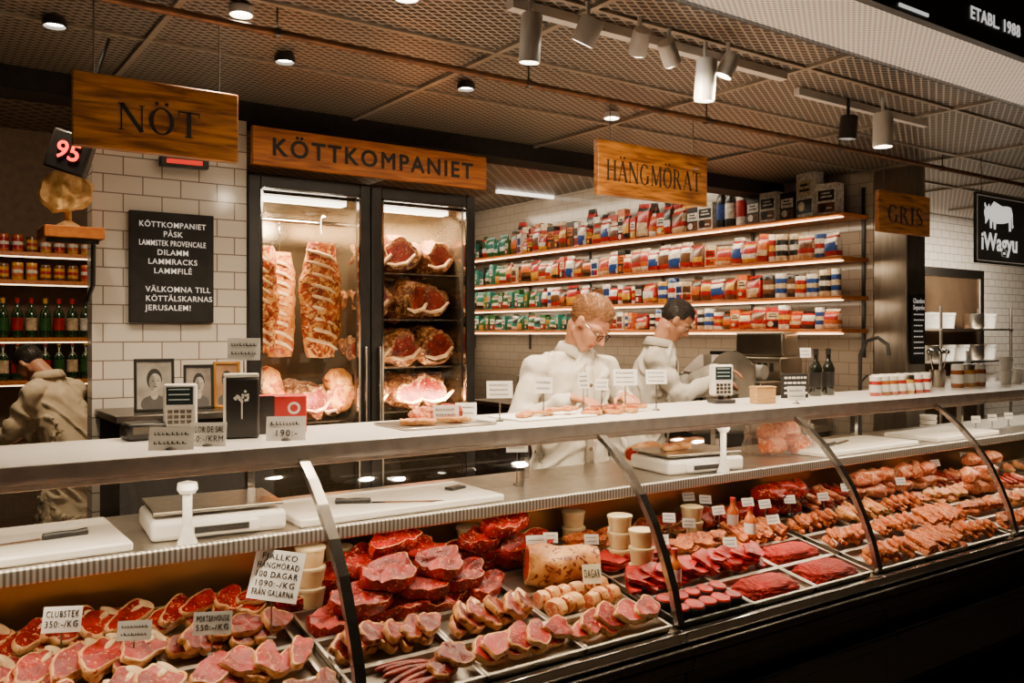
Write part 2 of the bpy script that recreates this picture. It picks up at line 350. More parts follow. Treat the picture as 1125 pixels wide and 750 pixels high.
    for s in(-1,1):
        P=[nb+V3((s*R_*sin(t),R_*1.0*cos(t)-.002,.0+.012*(1-cos(t)))) for t in [i*pi/12+.10 for i in range(13)]]
        vs=[];fs=[]
        for i,p in enumerate(P):
            o_=(p-nb); o_.z=0; o_.normalize(); vs+=[p+V3((0,0,.004)),p+V3((0,0,.028))-o_*.006,p+V3((0,0,.026))+o_*.004,p+o_*.030-V3((0,0,.014+(.060 if i==0 else .040 if i==1 else .014 if i==2 else 0)))]
            if i:
                for k in range(3): fs.append((4*i-4+k,4*i-3+k,4*i+1+k,4*i+k))
        cl.add(vs,fs)
    c_=cl.ob('collar',COATC if coat is COAT else coat,b,ang=180); sm=c_.modifiers.new('s','SOLIDIFY'); sm.thickness=.005; sm.offset=0
    fr=[(nb+V3((0,.080,-.03))),(ch*.45+nb*.55+V3((0,.130,0))),(ch+V3((0,.158,0))),((pe*.5+ch*.5)+V3((0,.154,0))),(pe+V3((0,.170,-.05)))]
    vs=[];fs=[]
    for i,p in enumerate(fr):
        vs+=[p+V3((-.018,0,0)),p+V3((.018,0,0))]
        if i: fs.append((2*i-2,2*i-1,2*i+1,2*i))
    pk=MB().add(vs,fs).ob('placket',COATC if coat is COAT else coat,b,ang=180); sm=pk.modifiers.new('s','SOLIDIFY'); sm.thickness=.010; sm.offset=0
    for i in range(4):
        MB().lathe([(0,0),(.009,0),(.009,.003),(0,.004)],n=10,M=Matrix.Translation(fr[i]*.6+fr[i+1]*.4+V3((0,.006,0)))@Matrix.Rotation(-pi/2,4,'X')).ob('button',BTN,b)
    T=Fig()
    for s in(1,-1):
        hip=pe+V3((s*.09,0,-.05)); kn=V3((s*.11,.03,.5)); an=V3((s*.11,0,.10)); T.cap(hip,kn,.098,.07); T.cap(kn,an,.07,.055)
    T.ob('trousers',[TROU],.018,2,b)
    return b
HB=pm('hair_light_brown',(.26,.11,.035),.5,c2=(.15,.06,.018),scale=60,stretch=(1,.2,1)); HD=pm('hair_black',(.012,.008,.006),.45,c2=(.025,.017,.012),scale=60)
hx=on(656,354,y=3.05)
person('person in white butcher coat and glasses looking down at ledge',(hx.x-.03,3.21,0),radians(174),(0,.045,1.485),(-.01,.145,1.62),.82,.52,
  [(.20,.02,1.40),(-.20,.02,1.40)],[(.31,.03,1.15),(-.31,.05,1.16)],[(.15,.25,1.285),(-.13,.25,1.285)],(0,.02,1.26),(0,0,.98),HB,True,((-.3,1,-.05),(.35,1,-.05)),1.06,vox=.0052)
hx=on(744,340,y=3.55)
person('person with dark hair in white coat working at slicer',(hx.x-.13,3.74,0),radians(-128),(0,.13,1.50),(0,.22,1.64),.75,0,
  [(.17,.08,1.42),(-.17,.10,1.42)],[(.22,.22,1.22),(-.20,.26,1.24)],[(.10,.42,1.30),(-.10,.48,1.36)],(0,.07,1.26),(0,0,.98),HD,False,((-.2,1,-.1),(.2,1,-.1)),.98,vox=.0062)
p3=person('person in pale beige coat seen from behind with bowed head',(.80,5.25,0),radians(40),(0,.20,1.44),(0,.33,1.52),.9,0,
  [(.17,.15,1.36),(-.17,.15,1.36)],[(.22,.26,1.13),(-.22,.26,1.13)],[(.12,.46,1.06),(-.12,.46,1.06)],(0,.10,1.22),(0,0,.94),HD,False,((0,1,-.3),(0,1,-.3)),.92,pm('coat_beige',(.66,.54,.37),.85,c2=(.56,.44,.29),scale=14),vox=.009)
p3.scale=(.92,.92,.92)
def txt(s,size,parent,loc,mat,rot=(pi/2,0,0),bold=0,name='lettering',ext=.0008,align='CENTER',ls=1.0,sp=1.0,sx=1,fit=None,maxw=None,thick=0):
    cu=bpy.data.curves.new('t','FONT'); cu.body=s; cu.size=size; cu.align_x=align; cu.align_y='CENTER'; cu.extrude=ext; cu.offset=bold; cu.space_line=ls; cu.space_character=sp
    cu.resolution_u=3
    o=bpy.data.objects.new('t',cu); me=bpy.data.meshes.new_from_object(o)
    bpy.data.objects.remove(o); bpy.data.curves.remove(cu)
    if thick:
        vs=[v.co.copy() for v in me.vertices]; fs=[list(p.vertices) for p in me.polygons]; mb=MB()
        for k_,(dx,dy) in enumerate(((0,0),(1,0),(-1,0),(0,1),(0,-1),(.7,.7),(-.7,.7),(.7,-.7),(-.7,-.7))): mb.add([v+Vector((dx*thick,dy*thick,.00004*k_)) for v in vs],fs)
        me=mb.mesh(name,[mat])
    me.materials.clear(); me.materials.append(mat); me.name=name
    xs=[v.co.x for v in me.vertices] or [0,1]; w=max(xs)-min(xs)
    k=(fit/w) if fit else (min(1,maxw/w) if maxw else 1)
    r=bpy.data.objects.new(name,me); COL.objects.link(r); r.parent=parent; r.location=loc; r.rotation_euler=rot; r.scale=(k*sx,k if fit else 1,1)
    return r
def serif(s,H,mat,parent,loc,name='lettering',width=None):
    mb=MB(); x=0; ext=.002
    def q(p0,p1,w,w2=None):
        p0=Vector(p0);p1=Vector(p1);d=(p1-p0).normalized();n=Vector((-d.y,d.x)); w2=w if w2 is None else w2
        mb.prism([tuple(a) for a in (p0-n*w/2,p1-n*w2/2,p1+n*w2/2,p0+n*w/2)],0,ext)
    def ser(cx,y,w): mb.prism([(cx-w/2-.07,y-.018),(cx+w/2+.07,y-.018),(cx+w/2+.07,y+.018),(cx-w/2-.07,y+.018)],0,ext)
    def stem(cx,w): q((cx,0),(cx,1),w); ser(cx,.018,w); ser(cx,.982,w)
    def ring(cx,cy,rx,ry,tx,ty,a0,a1,n=24):
        for i in range(n):
            a=a0+(a1-a0)*i/n;b=a0+(a1-a0)*(i+1)/n
            mb.prism([(cx+rx*cos(a),cy+ry*sin(a)),(cx+rx*cos(b),cy+ry*sin(b)),(cx+(rx-tx)*cos(b),cy+(ry-ty)*sin(b)),(cx+(rx-tx)*cos(a),cy+(ry-ty)*sin(a))],0,ext)
    def dots(cx):
        for d in(-.17,.17): mb.prism([(cx+d+.065*cos(2*pi*i/12),1.17+.065*sin(2*pi*i/12)) for i in range(12)],0,ext)
    for ch in s:
        st0=len(mb.v)
        if ch=='N': stem(.12,.05); q((.12,1),(.8,0),.15); q((.8,0),(.8,1),.05); ser(.8,.982,.05); adv=1.02
        elif ch in 'OÖ':
            ring(.45,.5,.43,.52,.15,.05,0,2*pi,36); adv=1.0
            if ch=='Ö': dots(.45)
        elif ch=='T': q((.4,0),(.4,1),.15); ser(.4,.018,.15); q((.02,.97),(.78,.97),.05); q((.04,.8),(.04,1),.03); q((.76,.8),(.76,1),.03); adv=.9
        elif ch=='H': stem(.14,.14); stem(.74,.14); q((.14,.5),(.74,.5),.05); adv=1.0
        elif ch in 'AÄ':
            q((.1,0),(.42,1),.05); q((.42,1),(.78,0),.15); q((.22,.34),(.64,.34),.045); ser(.1,.018,.02); ser(.78,.018,.08); adv=.98
            if ch=='Ä': dots(.42)
        elif ch=='G': ring(.45,.5,.43,.52,.15,.05,radians(42),radians(330),30); q((.76,.06),(.76,.44),.12); ser(.76,.43,.1); adv=1.06
        elif ch=='M': stem(.12,.05); q((.14,1),(.5,.05),.14); q((.5,.05),(.86,1),.05); stem(.9,.14); adv=1.14
        elif ch=='R': stem(.15,.14); ring(.2,.75,.42,.25,.13,.045,-pi/2,pi/2,16); q((.38,.52),(.74,.02),.14); ser(.78,.018,.04); adv=1.0
        elif ch=='I': q((.2,0),(.2,1),.17); ser(.2,.018,.09); ser(.2,.982,.09); adv=.52
        elif ch=='S':
            P=[(.58,.80),(.46,.95),(.3,.985),(.15,.88),(.13,.70),(.27,.58),(.46,.46),(.6,.3),(.57,.12),(.4,.02),(.22,.04),(.08,.2)]
            W=[.04,.05,.06,.1,.13,.15,.15,.13,.1,.06,.05,.04]
            for i in range(11): q(P[i],P[i+1],W[i],W[i+1])
            adv=.76
        else: adv=.4
        for i in range(st0,len(mb.v)): mb.v[i].x+=x
        x+=adv
    x-=.1; sx=(width/x) if width else H
    for v in mb.v: v.x=(v.x-x/2)*sx; v.y=(v.y-.5)*H
    return mb.ob(name,mat,parent,loc,(pi/2,0,0))
# ------------------------------------------------------------ room
def slab(name,p,q,mat): return st(MB().b2(p,q).ob(name,mat))
slab('floor',(-5,-2,-.1),(14,9.2,0),FLOORM)
slab('ceiling',(-5,1.9,2.72),(14,4.5,2.80),CEIL)
slab('ceiling.001',(-5,4.5,3.0),(14,9.2,3.08),meshceil('rear_ceiling_mesh',.12,.12,.25,(.04,.028,.02),(.34,.26,.18)))
slab('wall_back',(-5,8.9,0),(5.6,9.0,3.0),pm('dark_wall',(.06,.04,.03),.8,c2=(.09,.06,.04)))
slab('wall_left',(.72,4.3,0),(1.42,4.42,2.62),TILEX)
slab('wall_left.001',(-5,7.0,0),(1.3,7.1,3.0),pm('brown_wall',(.12,.07,.04),.8,c2=(.08,.05,.03)))
slab('wall_partition',(1.3,4.42,0),(1.38,8.9,3.0),pm('brown_wall',(.1,.07,.05)))
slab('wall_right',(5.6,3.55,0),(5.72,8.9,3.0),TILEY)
slab('wall_right.001',(5.9,5.2,0),(14,5.3,3.0),TILEX)
slab('trim_1',(-5,4.3,2.62),(5.9,4.5,2.80),MATBLK)
slab('trim_2',(-5,4.42,2.80),(5.9,4.5,3.0),MATBLK)
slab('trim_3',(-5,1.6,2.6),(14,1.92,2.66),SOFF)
slab('trim_4',(-5,1.90,2.60),(14,1.93,2.80),BLACK)
slab('baseboard_right',(5.57,3.6,0),(5.6,8.9,.1),DSTEEL)
k=5
for x in [ -1.6,-.4,.8,2.0,3.2,4.4,5.6,6.8,8.0]:
    slab('trim_%d'%k,(x-.012,1.93,2.705),(x+.012,4.3,2.72),pm('ceiling_bar',(.38,.32,.25),.4,.3)); k+=1
for y in [2.35,2.95,3.6]:
    slab('trim_%d'%k,(-5,y-.010,2.708),(14,y+.010,2.72),MC['ceiling_bar']); k+=1
c=st(MB().b2((5.6,3.3,0),(5.83,3.545,2.72)).ob('wall_column',pm('column_steel',(.48,.42,.35),.32,1,c2=(.38,.33,.27),scale=4,stretch=(8,8,1)),bevel=.005))
dr=MB(); dr.b2((8.6,5.17,0),(8.7,5.2,2.2)).b2((10.3,5.17,0),(10.4,5.2,2.2)).b2((8.6,5.17,2.2),(10.4,5.2,2.3)).b2((8.7,5.185,0),(10.3,5.2,2.2),1)
st(dr.ob('door_1',[STEEL,pm('doorway_dim_interior',(.30,.19,.11),.35,.6,c2=(.14,.08,.05),scale=2)],bevel=.004))  # brown panel colour stands for the dim kitchen seen through the doorway
e=thing('steel_rack',(9.45,4.95,0),'tall stainless steel kitchen rack with three shelves','kitchen rack')
for z in (.95,1.28,1.62): MB().b2((-.75,-.2,z-.02),(.75,.2,z)).ob('shelf',STEEL,e)
for sx_ in(-.73,.73):
    for sy_ in(-.18,.18): MB().cyl((sx_,sy_,0),(sx_,sy_,1.85),.015,8).ob('post',STEEL,e)
POT=MB().lathe([(0,0),(.10,0),(.11,.02),(.11,.16),(.116,.165),(.10,.165),(.10,.02),(0,.02)],n=20).mesh('steel_pot',[STEEL]); TUBW=MB().lathe([(0,0),(.08,0),(.095,.14),(.10,.14),(.10,.165),(0,.17)],n=20).mesh('white_container',[WHITE])
for i in range(5):
    for z in (.95,1.28,1.62):
        if R.random()<.8:
            w_=R.random()<.5; inst('steel_pot' if w_ else 'white_container',POT if w_ else TUBW,Matrix.Translation((8.85+i*.29,4.95,z+.001)),('round steel pot' if w_ else 'white plastic container')+' on steel kitchen rack','pot' if w_ else 'container','kitchen pots and containers')
# ------------------------------------------------------------ refrigerated case units
U=1.118; X0=.95-2*U
curve=[(2.405,1.222),(2.37,1.205),(2.31,1.165),(2.24,1.105),(2.165,1.025),(2.105,.94),(2.055,.84),(2.015,.74),(1.985,.63)]
RIBM=pm('rib_metal',(.42,.39,.35),.25,1,c2=(.33,.30,.27))
BACKP=pm('steel_back_panel',(.50,.34,.17),.3,1,c2=(.4,.25,.11),scale=3)  # tan reflection put into the steel's own colour
def make_case(x):
    e=thing('display_case',(x,0,0),'black refrigerated butcher display case with curved glass front','display case','row of display cases')
    W=U
    MB().b2((.0,2.03,.1),(W,2.79,.53)).b2((0.01,2.1,0),(W-.01,2.75,.1)).b2((0,1.965,.17),(W,2.03,.50)).ob('base',BLACK,e,bevel=.006)
    MB().b2((0,1.93,.50),(W,2.03,.545)).b2((0,1.93,.545),(W,1.95,.575)).ob('front_sill',pm('sill_dark_metal',(.09,.08,.07),.3,.9),e,bevel=.006)
    MB().b2((0,1.915,.36),(W,1.965,.41)).ob('bumper_rail',BLACK,e,bevel=.012,seg=3)
    MB().b2((0,1.965,.575),(W,1.995,.612)).ob('glass_channel',CHROME,e,bevel=.004)
    b=MB(); y0,y1=1.995,2.76
    b.add([(0,y0,bz(y0)-.02),(W,y0,bz(y0)-.02),(W,y1,bz(y1)-.02),(0,y1,bz(y1)-.02),(0,y0,bz(y0)-.002),(W,y0,bz(y0)-.002),(W,y1,bz(y1)-.002),(0,y1,bz(y1)-.002)],[(0,3,2,1),(4,5,6,7),(0,1,5,4),(2,3,7,6),(0,4,7,3),(1,2,6,5)])
    b.ob('meat_bed',pm('bed_steel',(.22,.18,.14),.3,1,c2=(.15,.12,.09),scale=4),e)
    MB().b2((0,2.765,.53),(W,2.785,.95)).ob('back_panel',BACKP,e)
    m=MB(); P=curve; t=.018; xx=-.015; w=.030
    for i in range(len(P)-1):
        (a,c0),(b2,c1)=P[i],P[i+1]
        m.add([(xx,a,c0),(xx+w,a,c0),(xx+w,b2,c1),(xx,b2,c1),(xx,a+t,c0-t*.6),(xx+w,a+t,c0-t*.6),(xx+w,b2+t,c1-t*.4),(xx,b2+t,c1-t*.4)],
              [(0,1,2,3),(7,6,5,4),(0,3,7,4),(1,5,6,2)]+([(0,4,5,1)] if i==0 else [])+([(3,2,6,7)] if i==len(P)-2 else []))
    m.ob('rib',RIBM,e,ang=60)
    g=MB(); vs=[];fs=[]
    for i,(a,c0) in enumerate(curve):
        vs+=[(.017,a-.001,c0+.001),(W-.017,a-.001,c0+.001)]
        if i: fs.append((2*i,2*i+1,2*i-1,2*i-2))
    g.add(vs,fs).ob('glass_pane',GLASS,e,ang=180)
    return e
case=make_case(X0)
for i in range(1,8): clone(case,(X0+i*U,0,0))
L0,L1=X0-.02,X0+8*U
led=thing('service_ledge',(0,0,0),'long white service ledge with metal front edge above display glass','counter top')
MB().b2((L0,2.40,1.225),(L1,2.88,1.25)).ob('ledge_slab',LEDGE,led,bevel=.004)
MB().b2((L0,2.385,1.205),(L1,2.402,1.252)).b2((L0,2.385,1.19),(L1,2.42,1.205)).ob('front_trim',pm('satin_white_trim',(.84,.80,.74),.3,.2),led,bevel=.003)
for i in range(9):
    x=X0+i*U; MB().b2((x-.012,2.83,.988),(x+.012,2.86,1.225)).ob('support_post',CHROME,led)
wk=thing('work_surface',(0,0,0),'steel work surface behind glass with ribbed front rail','work surface')
MB().b2((L0,2.47,.955),(L1,3.02,.985)).ob('surface_sheet',STEEL,wk,bevel=.004)
ribm=bpy.data.materials.new('chrome_rib_shading'); ribm.use_nodes=True; n=ribm.node_tree; b=n.nodes['Principled BSDF']; b.inputs['Metallic'].default_value=.5; b.inputs['Roughness'].default_value=.25
tc=nd(n,'ShaderNodeTexCoord'); wv=nd(n,'ShaderNodeTexWave',bands_direction='X'); wv.inputs['Scale'].default_value=22
cr=nd(n,'ShaderNodeValToRGB'); cr.color_ramp.elements[0].color=(.25,.22,.19,1); cr.color_ramp.elements[1].color=(.9,.85,.77,1)  # dark and light stripes paint the shading of ridges on a flat rail
n.links.new(tc.outputs['Object'],wv.inputs['Vector']); n.links.new(wv.outputs['Fac'],cr.inputs[0]); n.links.new(cr.outputs[0],b.inputs['Base Color'])
MB().b2((L0,2.445,.95),(L1,2.47,.992)).ob('ribbed_rail',ribm,wk,bevel=.006)
MB().b2((L0,2.49,.944),(L1,2.51,.954)).ob('light_strip',pm('case_led',(1,.86,.66),.5,em=2.5),wk)
MB().b2((L0,2.80,.0),(L1,2.82,.955)).ob('rear_panel',DSTEEL,wk)
# ------------------------------------------------------------ meat shapes
def outline(n,seed,L,W,irr):
    r=R.Random(seed); a,b,c,d=[r.uniform(0,6.28) for _ in range(4)]; out=[]
    for i in range(n):
        t=2*pi*i/n; k=1+irr*sin(2*t+a)+irr*.8*sin(3*t+b)+irr*.4*sin(5*t+c)+irr*.2*sin(8*t+d)
        ex=abs(cos(t))**.85*(1 if cos(t)>0 else -1); ey=abs(sin(t))**.85*(1 if sin(t)>0 else -1)
        out.append((L/2*ex*k,W/2*ey*k))
    return out
def steak(name,L,W,T,seed,mats,irr=.1,ins=.86,side=1,bone=False,off=.04,rough=.2):
    n=32; o=outline(n,seed,L,W,irr); r=R.Random(seed+5); th=r.uniform(0,6.28); ox,oy=cos(th)*off*W*2,sin(th)*off*W*2
    rings=[(.9,0,0),(1,.25,0),(1.01,.6,0),(.98,.88,0),(.95,.98,0),(ins+.03,1.0,1),(ins-.12,1.02,1),(ins-.35,1.0,1),(.25,1.03,1)]
    vs=[];fs=[];ms=[]
    for q_,(sc,z,k) in enumerate(rings):
        for x,y in o:
            X,Y=x*sc+ox*k*(.5 if sc>.7 else .3),y*sc+oy*k*(.5 if sc>.7 else .3)
            jj=1+.05*noise.noise(Vector((x*60,y*60,z*3+seed))) if q_<5 else 1
            vs.append((X*jj,Y*jj,z*T+(rough*T*(noise.noise(Vector((X*28,Y*28,seed)))+.5*noise.noise(Vector((X*70,Y*70,seed)))) if z>.5 else 0)))
    vs.append((0,0,T*1.03))
    for k in range(len(rings)-1):
        for i in range(n):
            j=(i+1)%n; fs.append((k*n+i,k*n+j,(k+1)*n+j,(k+1)*n+i)); ms.append(side if k<4 else (1 if k==4 else 0))
    for i in range(n): fs.append(((len(rings)-1)*n+i,(len(rings)-1)*n+(i+1)%n,len(vs)-1)); ms.append(0)
    fs.append(tuple(range(n))[::-1]); ms.append(side)
    m=MB(); m.v=[Vector(v) for v in vs]; m.f=[list(f) for f in fs]; m.m=ms
    if bone:
        m.lathe([(0,0),(1,0),(1,.85),(.8,1),(0,1)],n=12,mi=2,M=Matrix.Translation((L*.41,0,T*.2))@Matrix.Diagonal((.016,W*.32,T*.9,1)))
        m.lathe([(0,0),(1,0),(1,.85),(.8,1),(0,1)],n=12,mi=2,M=Matrix.Translation((L*.22,W*.05,T*.2))@Matrix.Diagonal((L*.2,.008,T*.9,1)))
    return m.mesh(name,mats,60)
def loft(name,L,W,H,seed,mats,amp=.12,taper=.1,m=12,n=20,bend=0,ribs=0,freq=9,facebias=.84):
    r=R.Random(seed); vs=[];fs=[];ms=[]; ph=r.uniform(0,9)
    def ringp(t,sc=1):
        x=-L/2+L*t; e=1-taper*(2*abs(t-.5))**3
        out=[]
        for i in range(n):
            a=2*pi*i/n; k=1+amp*noise.noise(Vector((x*freq+ph,cos(a)*1.5,sin(a)*1.5+seed)))*2+amp*.5*noise.noise(Vector((x*freq*4+ph,cos(a)*5,sin(a)*5+seed)))
            if ribs: k*=1+.02*sin(t*ribs*2*pi)
            y=W/2*cos(a)*k*e*sc; z=H/2*sin(a)*k*e*sc
            out.append((x,y+bend*sin(pi*t),z+H*.45))
        return out
    for k in range(m+1): vs+=ringp(k/m)
    for k in range(m):
        for i in range(n):
            j=(i+1)%n; fs.append((k*n+i,(k+1)*n+i,(k+1)*n+j,k*n+j)); ms.append(1)
    for t,fl in((0,0),(1,1)):
        s=len(vs); base=0 if t==0 else m*n
        vs+=ringp(t,facebias); c=len(vs); cx=-L/2+L*t; vs.append((cx+(-.004 if t==0 else .004),0,H*.45))
        for i in range(n):
            j=(i+1)%n
            f=(base+i,base+j,s+j,s+i); g=(s+i,s+j,c)
            if fl: f=f[::-1]; g=g[::-1]
            fs+=[f,g]; ms+=[1,0]
    q=MB(); q.v=[Vector(v) for v in vs]; q.f=[list(f) for f in fs]; q.m=ms
    me=q.mesh(name,mats,60)
    bm=bmesh.new(); bm.from_mesh(me); bmesh.ops.recalc_face_normals(bm,faces=bm.faces); bm.to_mesh(me); bm.free(); return me
def heap(name,L,W,H,seed,mats,smooth=1):
    bm=bmesh.new(); bmesh.ops.create_icosphere(bm,subdivisions=5,radius=1)
    for v in bm.verts:
        p=v.co.copy(); k=1+.10*noise.noise(p*4+Vector((seed,0,0)))+(.09*noise.noise(p*16)+.07*noise.noise(p*34))*smooth
        X=abs(p.x)**.6*(1 if p.x>0 else -1); Y=abs(p.y)**.6*(1 if p.y>0 else -1)
        v.co=Vector((X*L/2*k,Y*W/2*k,max(p.z,-.1)*H*k+.1*H))
    me=bpy.data.meshes.new(name); bm.to_mesh(me); bm.free()
    for m_ in mats: me.materials.append(m_)
    me.polygons.foreach_set('use_smooth',[True]*len(me.polygons)); return me
def saus(name,L,r,mats,bend=.02,seed=0):
    m=MB(); pts=[];rs=[]
    for i in range(13):
        t=i/12; pts.append(((t-.5)*L,bend*sin(pi*t),r)); rs.append(r*max(.25,(1-(2*abs(t-.5))**6))**.5)
    return m.tube(pts,rs,10).mesh(name,mats,80)
V={}
V['slab']=[steak('beef_slab',.21,.105,.045,s,[MARB,FAT],.13,.91,0,off=.02,rough=.35) for s in (1,2,3,4,5,6)]
V['tbone']=[steak('t_bone_steak',.145,.09,.022,s,[TBON,FAT,BONE],.18,.84,1,True) for s in (11,12,13,14,15,16)]
V['steak']=[steak('beef_steak',.12,.075,.022,s,[MARB,FAT],.16,.88,1) for s in (21,22,23,24,25)]
V['dark']=[steak('aged_steak',.11,.072,.024,s,[DARKM,FATD,BONE],.16,.86,1,s%2==0,rough=.25) for s in (31,32,33,34,35)]
V['red']=[steak('red_beef_slice',.115,.075,.018,s,[LEANR,FAT],.18,.95,0,off=0) for s in (41,42,43,44)]
V['pale']=[steak('pork_cutlet',.11,.07,.02,s,[PALE,FAT],.2,.85,1,rough=.35) for s in (51,52,53,54)]
V['marin']=[steak('marinated_cutlet',.10,.06,.02,s,[MARIN,MARIN],.22,.9,1,rough=.45) for s in (61,62,63,64)]
V['roll']=[loft('rolled_roast_slice',.04,.06,.06,s,[PALE,FAT],.1) for s in (71,72,73)]
V['skew']=[loft('meat_skewer',.15,.032,.028,s,[MARIN,MARIN],.4,.2,freq=40) for s in (81,82,83)]
V['saus']=[saus('raw_sausage',.15,.013,[TBON]),saus('raw_sausage',.13,.014,[PALE],.03)]
V['darksaus']=[saus('dark_sausage',.17,.010,[DARKM],.01)]
V['mince']=[heap('minced_beef_heap',.30,.145,.034,s,[MINCE],1.4) for s in (91,92)]
V['chunk']=[loft('pork_joint',.14,.09,.075,s,[PALE,PALE],.25,.35) for s in (95,96,97)]
V['redchunk']=[loft('beef_joint',.15,.10,.08,s,[LEANR,TBON],.25,.35) for s in (97,98)]
def tourn(name):
    m=MB(); m.lathe([(0,0),(.031,0),(.033,.01),(.033,.034),(.031,.038)],n=18,mi=1); m.lathe([(.031,.038),(.028,.043),(.015,.046),(0,.046)],n=18,mi=0)
    return m.mesh(name,[LEANR,MATBLK])
V['tourn']=[tourn('wrapped_tournedo')]
INFO={'slab':('beef_slab','large marbled raw beef slab stacked on steel bed','raw beef','stacked marbled beef slabs',.045),
'tbone':('t_bone_steak','raw T-bone steak with cream fat rim and bone','steak','bone-in steaks in the case',.022),
'steak':('beef_steak','raw marbled beef steak with fat rim in tray','steak','beef steaks in trays',.022),
'dark':('aged_steak','dark dry-aged beef steak with yellow fat in tray','steak','dry-aged steaks in trays',.024),
'red':('red_beef_slice','lean bright red raw beef slice in tray','raw beef','lean beef slices in trays',.018),
'pale':('pork_cutlet','pale pink raw pork cutlet with fat rim','pork','pork cutlets in trays',.02),
'marin':('marinated_cutlet','orange-brown marinated cutlet in tray','marinated meat','marinated cutlets in trays',.02),
'roll':('rolled_roast_slice','pale rolled roast slice with fat rim','meat','rolled roast slices in tray',.055),
'skew':('meat_skewer','lumpy marinated meat skewer lying in tray','meat skewer','skewers in tray',.028),
'saus':('raw_sausage','pale raw sausage lying in tray','sausage','raw sausages in tray',.026),
'darksaus':('dark_sausage','thin dark cured sausage in tray','sausage','dark sausages in tray',.02),
'mince':('minced_beef_heap','bright red heap of minced beef','minced meat','minced beef heaps',.03),
'chunk':('pork_joint','chunky pale raw pork joint','pork','raw joints in the case',.07),
'redchunk':('beef_joint','chunky raw red beef joint with fat','raw beef','raw joints in the case',.075),
'tourn':('wrapped_tournedo','small round red tournedo in black wrap','meat','wrapped tournedos in tray',.045)}
def put(kind,X,Y,h=0,rot=0,tilt=0,sc=1,M0=None,lab=None,grp=None):
    me=R.choice(V[kind]); nm,lb,ct,gr,_=INFO[kind]
    base=Matrix.Translation((X,Y,bz(Y)+h))@Matrix.Rotation(SL,4,'X') if M0 is None else M0
    M=base@Matrix.Rotation(rot,4,'Z')@Matrix.Rotation(tilt,4,'X')@Matrix.Diagonal((sc*R.uniform(.85,1.15),sc*R.uniform(.85,1.15),sc,1))
    return inst(nm,me,M,lab or lb,ct,grp or gr)
def traymesh(w,d,mats,name):
    m=MB(); h=.022;t=.003;f=.012
    m.b2((-w/2,-d/2,0),(w/2,d/2,t))
    for (a,b,c2,d2) in((-w/2,-d/2,w/2,-d/2+t),(-w/2,d/2-t,w/2,d/2),(-w/2,-d/2,-w/2+t,d/2),(w/2-t,-d/2,w/2,d/2)): m.b2((a,b,0),(c2,d2,h))
    m.b2((-w/2-f/2,-d/2-f/2,h),(w/2+f/2,-d/2+t,h+.002)).b2((-w/2-f/2,d/2-t,h),(w/2+f/2,d/2+f/2,h+.002)).b2((-w/2-f/2,-d/2,h),(-w/2+t,d/2,h+.002)).b2((w/2-t,-d/2,h),(w/2+f/2,d/2,h+.002))
    return m.mesh(name,mats)
TM=traymesh(.345,.168,[STEEL],'steel_tray'); TMD=traymesh(.345,.168,[BLACK],'black_tray')
ROWS=[2.10,2.277,2.454,2.631]
def tray(X,Y,dark=False): return inst('meat_tray',TMD if dark else TM,Matrix.Translation((X,Y,bz(Y)+.001))@Matrix.Rotation(SL,4,'X'),('black' if dark else 'shallow stainless steel')+' tray on the sloped case bed','tray','meat trays')
def fill(X,Y,kind,nx,ny,layers=1,w=.31,d=.13,rot=None,tilt=.35,sc=1,dark=False,tr=True):
    if tr: tray(X,Y,dark)
    T=INFO[kind][4]*sc
    for l in range(layers):
        for j in range(ny):
            for i in range(nx):
                x=X+w*((i+.5)/nx-.5)+R.uniform(-.010,.010)+(.02 if l%2 else 0); y=Y+d*((j+.5)/ny-.5)+R.uniform(-.010,.010)
                rr=(rot if rot is not None else R.uniform(-.6,.6))+R.uniform(-.28,.28)
                put(kind,x,y,.006+l*T*.95+(.016 if tilt>.2 else .003),rr,R.uniform(.4,1.1)*tilt if tilt else 0,sc)
def cols(i): 
    x=X0+i*U; return [x+.20,x+.56,x+.92]
a=cols(1)
for r_,ks in zip(ROWS,(('dark','steak','dark'),('tbone','tbone','steak'),('tbone','tbone','dark'),('tbone','tbone','steak'))):
    for c_,kd in zip(a,ks): fill(c_,r_,kd,4,1,2,rot=.7,tilt=.45)
a=cols(2)
fill(a[0],ROWS[0],'darksaus',1,7,1,w=.1,d=.13,rot=.1,tilt=0,sc=1); fill(a[0]+.1,ROWS[0],'dark',1,1,2,w=.1,tr=False)
fill(a[1],ROWS[0],'steak',4,1,2,rot=.5,tilt=.5); fill(a[2],ROWS[0],'steak',4,1,2,rot=.4,tilt=.5)
fill(a[0],ROWS[1],'dark',5,1,2,rot=1.0,tilt=.55); fill(a[1],ROWS[1],'dark',5,1,2,rot=1.0,tilt=.55); fill(a[2],ROWS[1],'roll',6,2,1,rot=.2,tilt=0)
tray(a[0],ROWS[2]); tray(a[1],ROWS[2]); tray(a[2],ROWS[2])
